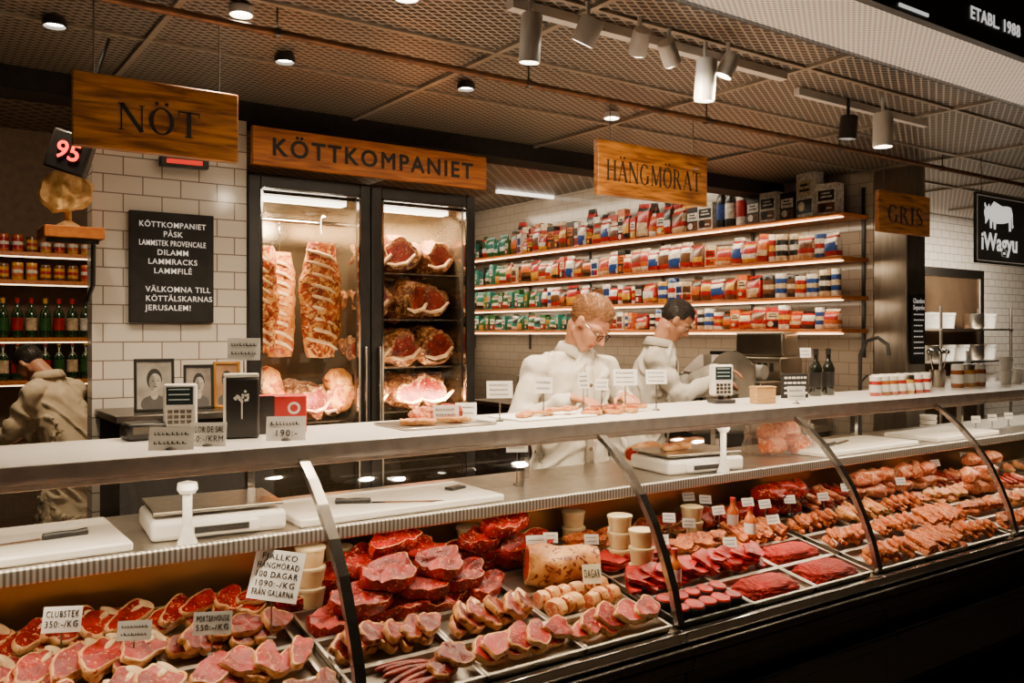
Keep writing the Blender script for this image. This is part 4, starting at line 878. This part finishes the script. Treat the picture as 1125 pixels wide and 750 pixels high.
fs_=MB().b2((-2,1.57,2.6),(12,1.6,3.1)).ob('fascia_sign',BLACK); tag(fs_,'black shopfront fascia with white lettering ETABL. 1988','sign')
p0=on(1066,18,y=1.57); p1=on(1120,32,y=1.57)
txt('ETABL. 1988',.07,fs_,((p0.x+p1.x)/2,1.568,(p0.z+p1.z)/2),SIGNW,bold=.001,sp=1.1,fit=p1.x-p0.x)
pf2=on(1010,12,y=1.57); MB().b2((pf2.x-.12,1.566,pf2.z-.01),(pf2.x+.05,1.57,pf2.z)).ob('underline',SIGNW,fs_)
bb=MB().b2((.872,4.27,1.62),(1.251,4.298,2.135)).ob('blackboard',MATBLK,bevel=.003); tag(bb,'black menu board with white lettering on tiled wall','menu board')
Lz=2.075
for i,s_ in enumerate(['KÖTTKOMPANIET','PÅSK','LAMMSTEK PROVENCALE','DILAMM','LAMMRACKS','LAMMFILÉ','','VÄLKOMNA TILL','KÖTTÄLSKARNAS','JERUSALEM!']):
    if s_: txt(s_,.036,bb,(.94 if i>6 else 1.062,4.269,Lz-i*.043),CHALKE,bold=.0002,align='LEFT' if i>6 else 'CENTER',sp=1.1,maxw=.30)
def ledbox(u,v,Y,w,h,t,yaw,roll,fit):
    p=on(u,v,y=Y); e=thing('led_display',p,'black digital display box with red numbers','digital clock','red number displays',(0,roll,yaw))
    MB().b2((-w/2,0,-h/2),(w/2,.05,h/2)).ob('case',BLACK,e,bevel=.008)
    if t: txt(t,h*.6,e,(0,-.003,0),REDLED,bold=.001,fit=fit)
    else: MB().b2((-w*.36,-.003,-h*.2),(w*.36,0,h*.2)).ob('red_window',pm('red_window',(.7,.01,.004),.4,em=1.2),e)
    MB().cyl((0,.03,h/2),(0,.03,max(h/2+.05,2.70-p.z)),.006,8).ob('bracket',BLACK,e)
ledbox(75,167,3.6,.15,.15,'95',-.5,.3,.085); ledbox(203,178,4.22,.22,.05,'',-.1,0,.15)
bcn=thing('back_counter',(0,0,0),'dark low counter against tiled wall','counter'); MB().b2((.75,3.86,0),(1.4,4.29,1.2)).ob('body',MATBLK,bcn); MB().b2((.73,3.84,1.2),(1.41,4.295,1.23)).ob('top',DSTEEL,bcn,bevel=.003)
def frame(u,Y,w,h,fm,bg,lab):
    e=thing('picture_frame',(Xat(u,Y),Y,1.231),lab,'picture frame','framed pictures',(-.12,0,-.15))
    MB().b2((-w/2,0,0),(-w/2+.012,.015,h)).b2((w/2-.012,0,0),(w/2,.015,h)).b2((-w/2,0,0),(w/2,.015,.012)).b2((-w/2,0,h-.012),(w/2,.015,h)).ob('frame',fm,e,bevel=.002)
    MB().b2((-w/2+.01,.006,.01),(w/2-.01,.012,h-.01)).ob('picture',bg,e)
    m=MB(); FRm=Matrix.Translation((0,.0055,h*.52))@Matrix.Rotation(pi/2,4,'X')
    def el(cx,cy,rx,ry,mi,z): m.prism([(cx+rx*cos(2*pi*i/20),cy+ry*sin(2*pi*i/20)) for i in range(20)],z,z+.0006,mi,FRm)
    el(0,-h*.38,w*.34,h*.17,2,0); el(0,-h*.2,w*.09,h*.1,1,.0003); el(.0,.0+h*.09,w*.19,h*.20,0,.0006); el(w*.02,h*.03,w*.15,h*.17,1,.0012); el(-w*.05,h*.02,w*.075,h*.15,3,.0014)
    for s_ in(-1,1): el(s_*w*.06+w*.02,h*.055,w*.022,h*.010,0,.0018)
    el(w*.02,-h*.055,w*.045,h*.009,0,.0018); el(w*.03,-h*.005,w*.015,h*.03,3,.0018)
    m.ob('portrait',[INK,pm('portrait_light',(.42,.38,.33),.6,c2=(.30,.27,.23),scale=60),pm('portrait_mid',(.08,.075,.07),.6),pm('portrait_shade',(.22,.20,.17),.6)],e)
frame(170,4.0,.165,.23,BLACK,pm('photo_bg',(.36,.33,.28),.5,c2=(.2,.18,.15),scale=12),'black framed portrait photograph on back counter'); frame(219,4.02,.13,.20,BLACK,pm('photo_bg2',(.25,.22,.18),.5,c2=(.12,.1,.09),scale=12),'black framed portrait photograph on back counter')
frame(250,4.02,.12,.21,pm('gold_frame',(.6,.28,.04),.35,.7),pm('photo_bg3',(.35,.18,.08),.5,c2=(.2,.09,.04),scale=12),'gold framed portrait photograph on back counter')
e=thing('bracket_shelf',(Xat(77,4.15),4.17,2.02),'small wooden shelf on black bracket','shelf'); MB().b2((-.11,-.12,-.05),(.12,.12,0)).ob('board',SHELFW,e,bevel=.004)
MB().b2((-.1,-.1,-.07),(.1,-.08,-.05)).tube([(.08,-.09,-.06),(.09,-.02,-.24),(.09,.12,-.30)],.01).ob('bracket',BLACK,e)
e=thing('golden_plate',(Xat(76,4.12),4.15,2.02),'round golden crumpled decoration on wooden shelf','decoration',None,(0,0,-.4))
m=MB(); pr=[(0,0)]+[(.012*i,.002+.018*(i/9)**2) for i in range(1,10)]+[(.112,.03),(.10,.038)]+[(.012*i,.034) for i in range(7,0,-1)]+[(0,.034)]
m.lathe(pr,n=48,M=Matrix.Translation((0,0,.15))@Matrix.Rotation(pi/2-.15,4,'X'),sy=.85)
for v_ in m.v: v_+=Vector((noise.noise(v_*25),noise.noise(v_*25+Vector((5,5,5))),noise.noise(v_*22)))*.016
m.ob('disc',pm('gold_foil',(.78,.46,.16),.45,.3,c2=(.5,.24,.06),scale=30,bump=.6),e); MB().lathe([(0,0),(.05,0),(.045,.012),(.015,.03),(.015,.07),(0,.07)],n=16).ob('foot',MC['gold_foil'],e)
# ------------------------------------------------------------ left bottle shelves
def shelfunit(p,q,zs,lab,horizontal='X'):
    e=thing('wall_shelf',(0,0,0),lab,'shelf')
    for z in zs:
        MB().b2((p[0],p[1],z-.028),(q[0],q[1],z)).ob('shelf_board',SHELFW,e,bevel=.003)
        if horizontal=='Y': MB().b2((p[0]+.01,p[1],z-.036),(p[0]+.018,q[1],z-.029)).ob('light_strip',LED,e)
        else: MB().b2((p[0],p[1]+.03,z-.036),(q[0],p[1]+.038,z-.029)).ob('light_strip',LED,e)
    return e
shelfunit((.35,6.7,0),(1.28,6.98,0),(2.12,1.93,1.54,1.25),'wooden wall shelves with bottles and light strips')
pal={'red':(.42,.007,.004),'orange':(.60,.12,.008),'white':(.80,.74,.64),'yellow':(.66,.33,.02),'teal':(.015,.18,.14),'blue':(.015,.06,.26),'black':(.012,.010,.009),'brown':(.15,.05,.015),'green':(.02,.10,.02),'cream':(.68,.52,.31)}
PC={k_:pm('pack_'+k_,v_,.35,coat=.3,c2=tuple(x*.45 for x in v_),scale=45) for k_,v_ in pal.items()}
BG=pm('green_bottle_glass',(.01,.04,.012),.08,coat=1)
BTS=[bottle('bottle',.27,.036,[BG,PC[a_],PC[b_]],.35) for a_,b_ in (('red','red'),('white','black'),('cream','red'),('green','yellow'))]
can=lambda a_,b_,h,r,c_='white': (MB().lathe([(0,0),(r*.95,0),(r,.004),(r,h*.2)],mi=1,n=16).lathe([(r,h*.2),(r,h*.4)],mi=0,n=16).lathe([(r,h*.4),(r,h*.6)],mi=2,n=16).lathe([(r,h*.6),(r,h*.8)],mi=0,n=16).lathe([(r,h*.8),(r,h-.004),(r*.95,h),(0,h)],mi=1,n=16)).mesh('can',[PC[a_],PC[b_],PC[c_]])
CN=[can('orange','yellow',.12,.035),can('red','orange',.12,.035),can('yellow','brown',.11,.035,'red')]
x=.42
while x<1.25:
    for z_ in (1.54,1.25): inst('bottle',R.choice(BTS),Matrix.Translation((x,6.82,z_+.001)),'green glass bottle with coloured label on wooden shelf','bottle','bottles on wall shelf')
    for z_ in (1.93,2.12): inst('can',R.choice(CN),Matrix.Translation((x,6.80,z_+.001)),'small orange can on wooden shelf','can','cans on wall shelf')
    x+=.085
# ------------------------------------------------------------ right shelf wall with groceries
SX=5.28
e=shelfunit((SX,3.58,0),(5.59,8.8,0),(2.40,2.10,1.83,1.60),'long wooden grocery shelves with warm light strips on wall','Y')
for y in (3.62,4.6,5.6,6.6,7.6,8.7): MB().b2((5.585,y-.012,1.4),(5.598,y+.012,2.6)).ob('upright',BLACK,e)
def carton(w,d,h,a_,b_,c_):
    m=MB().b2((-d/2,-w/2,0),(d/2,w/2,h)); m.b2((-d/2-.001,-w*.44,h*.08),(-d/2,w*.44,h*.38),2).b2((-d/2-.001,-w*.42,h*.45),(-d/2,w*.42,h*.78),1).b2((-d/2-.0015,-w*.3,h*.55),(-d/2-.001,w*.3,h*.60),3).b2((-d/2-.0015,-w*.2,h*.66),(-d/2-.001,w*.25,h*.71),3).b2((-d/2-.0015,-w*.3,h*.18),(-d/2-.001,w*.1,h*.23),3)
    m.lathe([(0,0),(w*.2,0),(w*.2,.001),(0,.001)],n=14,mi=1,M=Matrix.Translation((-d/2-.0008,w*.18,h*.24))@Matrix.Rotation(-pi/2,4,'Y'))
    return m.mesh('carton',[PC[a_],PC[b_],PC[c_],PC['black' if b_!='black' else 'white']])
def bag(w,d,h,a_,b_,c_):
    m=MB(); N=22; prof=[(.55,.86,0),(1,.98,.06),(1.08,1,.25),(1.05,1.01,.45),(.95,.97,.6),(.75,.99,.78),(.35,.98,.88),(.12,1,.95),(.05,1,1)]
    vs=[];fs=[]; sd=R.uniform(0,50)
    for dd,ww,z in prof:
        for i in range(N):
            t=2*pi*i/N; cx=abs(cos(t))**.6*(1 if cos(t)>0 else -1); sy=abs(sin(t))**.6*(1 if sin(t)>0 else -1)
            k_=1+.14*noise.noise(Vector((cx*3,sy*3,z*4+sd)))
            vs.append((cx*d/2*dd*k_,sy*w/2*ww*k_,z*h*(1+.04*noise.noise(Vector((sy*3,z,sd))))))
    pt=R.choice(((2,3),(1,2),(2,),(3,4)))
    for k_ in range(len(prof)-1):
        for i in range(N):
            fr=abs(i+.5-N/2)<R.choice((3.2,4.2,4.2))
            fs.append(((k_*N+i,k_*N+(i+1)%N,(k_+1)*N+(i+1)%N,(k_+1)*N+i),1 if (k_ in pt and fr) else (2 if k_ in(5,pt[0]-1) else 0)))
    m.v=[Vector(v_) for v_ in vs]; m.f=[list(f[0]) for f in fs]; m.m=[f[1] for f in fs]
    m.f.append(list(range(N))[::-1]); m.m.append(0); m.f.append(list(range((len(prof)-1)*N,len(prof)*N))); m.m.append(0)
    return m.mesh('bag',[PC[a_],PC[b_],PC[c_]],60)
PR={}
def P(kind,w,me,lab,cat,h): PR.setdefault(kind,[]).append((w,me,lab,cat,h))
for a_,b_,c_ in (('red','white','yellow'),('white','red','orange'),('white','blue','red'),('orange','cream','red'),('black','white','red'),('cream','brown','red'),('red','yellow','black'),('brown','yellow','red'),('cream','red','orange'),('black','orange','brown'),('red','cream','black'),('white','brown','red')):
    for q_ in range(2): w1=R.uniform(.09,.17); h1=R.uniform(.15,.225); P('warm',w1,bag(w1,.09,h1,a_,b_,c_),'%s grocery bag with %s label on shelf'%(a_,b_),'food bag',h1)
    w1=R.uniform(.07,.12); h1=R.uniform(.12,.20); P('warm',w1,carton(w1,.07,h1,a_,b_,c_),'%s food carton with %s label on shelf'%(a_,b_),'food carton',h1)
for a_,b_,c_ in (('teal','white','green'),('green','yellow','teal'),('teal','cream','black'),('green','white','red'),('black','teal','white')):
    w1=R.uniform(.1,.14); P('cool',w1,bag(w1,.07,.18,a_,b_,c_),'%s grocery bag with %s label on shelf'%(a_,b_),'food bag',.18); P('cool',.09,carton(.08,.07,.15,a_,b_,c_),'%s food carton with %s label on shelf'%(a_,b_),'food carton',.15)
for a_,b_,c_ in (('blue','white','cream'),('black','cream','white'),('red','white','yellow'),('blue','yellow','white'),('white','blue','red'),('brown','black','cream')):
    P('tin',.10,can(a_,b_,.12,.047,c_),'round %s tin with %s rim on shelf'%(a_,b_),'tin',.12); P('tin',.075,can(a_,b_,.17,.034,c_),'tall %s tin with %s rim on shelf'%(a_,b_),'tin',.17)
P('tall',.12,bottle('bottle',.40,.052,[PC['white'],PC['red'],PC['red']],.6),'large red and white flask on top shelf','bottle',.40)
for a_,b_ in (('black','white'),('black','blue')): P('tall',.095,bottle('bottle',.38,.042,[PC[a_],PC[b_],PC[a_]],.5),'tall %s bottle on top shelf'%a_,'bottle',.38)
P('tall',.18,carton(.17,.10,.34,'white','cream','black'),'tall silver-white gift carton on top shelf','food carton',.34); P('tall',.16,carton(.15,.10,.22,'white','black','brown'),'white gift carton on top shelf','food carton',.22); P('tall',.15,carton(.13,.08,.20,'black','white','brown'),'tall black carton on top shelf','food carton',.2)
for si,z in enumerate((2.40,2.10,1.83,1.60)):
    y=3.66; gap=(.5,.24,.215,.185)[si]; tl=0
    while y<8.6:
        if si==0: k_='tall' if y<5.0 else 'warm'
        elif si==1: k_=('tin','warm')[R.random()<.5] if y<4.3 else 'warm'
        elif si==2: k_='tin' if y<4.3 else (('warm','warm','tin')[R.randrange(3)] if y<7.0 else 'cool')
        else: k_=('warm','tin')[R.random()<.4] if y<6.4 else 'cool'
        if y>7.6: k_='cool'
        if k_=='tall': w,me,lab,cat,h=PR['tall'][(4,3,5,4,5,0,1,2,4,5)[tl%10]]; tl+=1
        else: w,me,lab,cat,h=R.choice(PR[k_])
        sc=R.uniform(.85,1.2); zs=1
        if k_=='tall': sc=1
        elif si==0: zs=R.uniform(1,1.5)
        else: zs=gap*R.uniform(.66,.95)/h
        inst('grocery_'+cat.split()[-1],me,Matrix.Translation((SX+.085+R.uniform(0,.03),y+w*sc/2,z+.001))@Matrix.Rotation(R.uniform(-.25,.25),4,'Z')@Matrix.Rotation(R.uniform(-.08,.08) if 'bag' in cat else 0,4,'X')@Matrix.Diagonal((1,sc,zs,1)),lab,cat,'groceries on wall shelves')
        if si==0 and k_=='warm' and R.random()<.7:
            w2,me2,lab2,cat2,h2=R.choice(PR['warm']); inst('grocery_'+cat2.split()[-1],me2,Matrix.Translation((SX+.20,y+w*sc/2,z+.001))@Matrix.Diagonal((1,1.2,1.7,1)),lab2,cat2,'groceries on wall shelves')
        y+=w*sc+R.uniform(-.006,.006)
cb=MB().b2((-.16/2,0,-.24),(.08,.012,.24)).ob('chalkboard',MATBLK,loc=(5.72,3.285,1.60)); tag(cb,'narrow black chalkboard with handwritten text on steel column','chalkboard')
txt('Chambre',.046,cb,(0,-.002,.19),CHALKE,maxw=.14); txt('Separée',.046,cb,(0,-.002,.145),CHALKE,maxw=.14)
for i in range(8):
    x=-.06; m=MB()
    while x<.045: ww=R.uniform(.01,.03); m.b2((x,-.0015,.095-i*.038),(x+ww,0,.103-i*.038)); x+=ww+.008
    m.ob('handwriting',CHALKE,cb)
# stainless back counter & machines
e=thing('steel_counter',(0,0,0),'stainless steel back counter along tiled wall','counter'); MB().b2((4.75,3.85,.86),(5.56,7.5,.90)).b2((5.5,3.85,.9),(5.56,7.5,1.0)).ob('top',STEEL,e,bevel=.003); MB().b2((4.8,3.87,0),(5.55,7.48,.86)).ob('body',DSTEEL,e)
for i,y in enumerate((4.85,5.2,5.6,6.0,6.5,7.0)):
    inst('steel_pot' if i%2 else 'white_container',POT if i%2 else TUBW,Matrix.Translation((5.2,y,.902))@Matrix.Scale(1.5 if i%2 else 1.2,4),('round steel pot' if i%2 else 'white plastic container')+' on steel back counter','pot' if i%2 else 'container','kitchen pots and containers')
e=thing('wrapping_machine',(4.98,4.25,.901),'stainless steel wrapping machine with open lid on counter','kitchen machine',None,(0,0,.1))
MB().b2((-.22,-.36,0),(.3,.36,.34)).b2((.02,-.36,.34),(.3,.10,.50)).ob('body',MSTEEL,e,bevel=.014,seg=3)
MB().b2((.08,-.34,.50),(.28,.06,.68)).ob('upper_housing',MSTEEL,e,bevel=.02,seg=3)
MB().add([(-.20,.12,.36),(.05,.12,.50),(.05,.35,.50),(-.20,.35,.36),(-.205,.12,.37),(.045,.12,.51),(.045,.35,.51),(-.205,.35,.37)],[(0,1,2,3),(7,6,5,4),(0,4,5,1),(1,5,6,2),(2,6,7,3),(3,7,4,0)]).ob('sloped_lid',DSTEEL,e)
MB().b2((-.235,-.3,.06),(-.22,.02,.26)).ob('front_panel',DSTEEL,e,bevel=.004)
for i in range(3): MB().cyl((-.22,.12+i*.07,.2),(-.245,.12+i*.07,.2),.018).ob('knob',BLACK,e)
MB().cyl((-.12,-.32,.40),(-.12,.06,.40),.05,20).ob('film_roll',WHITE,e)
m=MB()
for i in range(6): m.b2((.0165,-.30+i*.05,.40),(.02,-.27+i*.05,.46))
m.ob('vent',BLACK,e)
MB().b2((.12,.16,.36),(.26,.32,.54)).ob('label_printer',BLACK,e,bevel=.008)
SLM=pm('slicer_aluminium',(.55,.50,.43),.3,.8,c2=(.42,.38,.32),scale=8)
e=thing('meat_slicer',(4.26,3.72,0),'stainless steel meat slicer with round blade','meat slicer',None,(0,0,-.55))
MB().b2((-.12,-.15,0),(.12,.2,.95)).ob('stand',DSTEEL,e,bevel=.005)
MB().b2((-.26,-.17,.95),(.24,.22,1.08)).ob('base',SLM,e,bevel=.03,seg=4)
MB().b2((.08,.02,1.08),(.21,.18,1.38)).lathe([(0,0),(.085,0),(.085,.08),(.06,.11),(0,.115)],n=24,M=Matrix.Translation((.13,.05,1.33))@Matrix.Rotation(-pi/2,4,'X')).ob('motor_housing',SLM,e,bevel=.02,seg=3)
MB().lathe([(0,0),(.135,0),(.138,.004),(.07,.016),(.05,.016),(.03,.03),(0,.032)],n=36,M=Matrix.Translation((.04,0,1.32))@Matrix.Rotation(pi/2,4,'X')).ob('blade',SLM,e)
MB().b2((-.28,-.18,1.18),(-.04,-.05,1.195)).b2((-.28,-.18,1.195),(-.262,-.05,1.34)).cyl((-.15,-.11,1.07),(-.15,-.11,1.18),.014).ob('carriage',SLM,e,bevel=.003)
MB().b2((-.14,-.012,1.09),(-.09,.0,1.44)).ob('gauge_plate',SLM,e,bevel=.002); MB().cyl((.24,-.02,1.01),(.28,-.02,1.01),.028).ob('knob',BLACK,e)
e=thing('gooseneck_tap',(Xat(945,2.95),2.95,.986),'black swan-neck tap beside work surface','tap'); MB().tube([(0,0,0),(0,0,.38),(0,.0,.46),(0,-.04,.54),(0,-.11,.56),(0,-.17,.52),(0,-.18,.46)],.011).ob('spout',BLACK,e); MB().cyl((0,0,.30),(.07,0,.34),.007).ob('handle',BLACK,e)
e=thing('utensil_crock',(Xat(1030,2.8),2.8,1.251),'steel container full of ladles and utensils','utensils')
MB().lathe([(0,0),(.04,0),(.045,.1),(.042,.1),(.038,.004),(0,.004)],n=20).ob('container',STEEL,e)
for i in range(5):
    a_=i*1.3; m=MB(); m.tube([(0.01*cos(a_),.01*sin(a_),.01),(.05*cos(a_),.05*sin(a_),.2)],.003,6); m.lathe([(0,-.02),(.014,-.01),(.016,.005),(0,.02)],c=(.052*cos(a_),.052*sin(a_),.21),n=10); m.ob('utensil',CHROME,e)
SPB=bottle('spray_bottle',.21,.022,[pm('pale_blue_plastic',(.5,.65,.75),.3),CARD,WHITE],.4)
inst('spray_bottle',SPB,Matrix.Translation((Xat(1063,2.82),2.82,1.251)),'pale blue plastic bottle with white cap on ledge','bottle')
# ------------------------------------------------------------ ceiling spotlights
LC=(1,.77,.51)
def spotcan(u,v,z,r,L,white=True,tilt=(0,0),energy=60,name='spotlight'):
    p=on(u,v,z=z)
    e=thing(name,p,('white' if white else 'black')+' cylindrical ceiling spotlight','spotlight','ceiling spotlights')
    m=WHITE if white else BLACK
    h=MB().lathe([(r*.86,-L/2+.012),(r*.9,-L/2),(r,-L/2),(r,L/2-.01),(r*.9,L/2),(0,L/2)],n=24).ob('housing',m,e,(0,0,0),(tilt[0],tilt[1],0))
    MB().lathe([(0,-L/2+.014),(r*.86,-L/2+.014)],n=24).ob('lamp_lens',LAMP,h)
    if L>.05: MB().cyl((0,0,L*.3),(0,0,max(2.70-p.z,L/2)),.008,8).ob('stem',m,e)
    if energy:
        l=bpy.data.lights.new('spot','SPOT'); l.energy=energy; l.color=LC; l.spot_size=radians(110); l.spot_blend=.8; l.shadow_soft_size=.03
        o=bpy.data.objects.new('spot_light',l); COL.objects.link(o); o.location=p+Vector((0,0,-L/2-.02)); o.rotation_euler=(tilt[0],tilt[1],0)
spotcan(583,42,2.55,.036,.16,energy=85,tilt=(.1,0)); spotcan(775,88,2.55,.040,.16,energy=100,tilt=(.1,0)); spotcan(646,34,2.60,.042,.09,tilt=(.5,.2),energy=60); spotcan(800,72,2.61,.034,.09,tilt=(.3,.3),energy=45)
spotcan(703,46,2.61,.034,.09,tilt=(.7,-.4),energy=55); spotcan(735,58,2.61,.034,.09,tilt=(.3,-.8),energy=30)
spotcan(932,140,2.56,.042,.11,energy=70,tilt=(.1,0),white=False); spotcan(970,143,2.54,.046,.16,energy=90)
for u,v,wh in ((265,12,True),(447,-6,True),(313,65,False),(512,95,False),(672,127,True),(60,25,False)): spotcan(u,v,2.695,.042,.03,white=wh,energy=105 if wh else 45,name='downlight')
m=thing('light_track',(0,0,0),'white ceiling light track carrying spotlights','light track')
q0=on(560,5,z=2.69); q1=on(840,62,z=2.69); MB().b2((q0.x,q0.y-.02,2.675),(q1.x+.3,q0.y+.02,2.71)).ob('rail',WHITE,m)
m=thing('light_track',(0,0,0),'white ceiling light track carrying spotlights','light track')
q0=on(970,125,z=2.69); MB().b2((q0.x-.7,q0.y-.015,2.675),(q0.x+.4,q0.y+.015,2.71)).ob('rail',WHITE,m)
for (u0,v0) in ((590,215),(640,240),(700,175)):
    p=on(u0,v0,z=2.985); t=MB().b2((-.5,-.02,-.015),(.5,.02,.015)).ob('tube_lamp',TUBEL,loc=p); tag(t,'long tube lamp on rear ceiling','tube lamp','tube lamps')
# ------------------------------------------------------------ lights
def area(loc,rot,sx,sy,en,col=LC):
    l=bpy.data.lights.new('area','AREA'); l.shape='RECTANGLE'; l.size=sx; l.size_y=sy; l.energy=en; l.color=col
    o=bpy.data.objects.new('area_light',l); COL.objects.link(o); o.location=loc; o.rotation_euler=rot; return o
area((3,2.415,1.185),(radians(6),0,0),7.5,.02,36,(1,.80,.55))
area((3,2.52,.94),(radians(-18),0,0),7.5,.03,14,(1,.80,.55))
area((mx_-.33,FY+.15,2.25),(radians(25),0,0),.5,.06,30,(1,.78,.50)); area((mx_+.33,FY+.15,2.25),(radians(25),0,0),.5,.06,34,(1,.78,.50))
area((mx_-.33,FY+.08,1.2),(radians(110),0,0),.5,.06,8); area((mx_+.33,FY+.08,1.2),(radians(110),0,0),.5,.06,9)
for z in (2.40,2.10,1.83,1.60): area((SX-.03,6.1,z-.03),(0,radians(-32),0),.03,5.0,13,(1,.78,.52))
area((SX-.45,6.1,2.92),(0,radians(-30),0),.2,5.0,38,(1,.80,.56))  # extra fill with no fixture, added to brighten the grocery shelves
area((4.0,6.0,2.9),(0,radians(20),0),1.0,4.0,22)  # rear room fill, no lamp there, added for brighter shelves
area((2.5,3.6,2.6),(0,0,0),3.0,.4,10); area((.75,4.7,2.85),(radians(25),0,0),.6,.3,30); area((8.5,4,2.6),(radians(20),0,0),3,.5,140,(1,.86,.68))  # fill lights without fixtures, added to brighten people, left corner and kitchen
area((3,2.6,.0+2.0),(pi,0,0),7,.5,6,(1,.84,.66))  # upward fill added in place of light bounced onto the ceiling
w=bpy.data.worlds.new('world'); scene.world=w; w.use_nodes=True; w.node_tree.nodes['Background'].inputs[0].default_value=(1,.72,.48,1); w.node_tree.nodes['Background'].inputs[1].default_value=.015
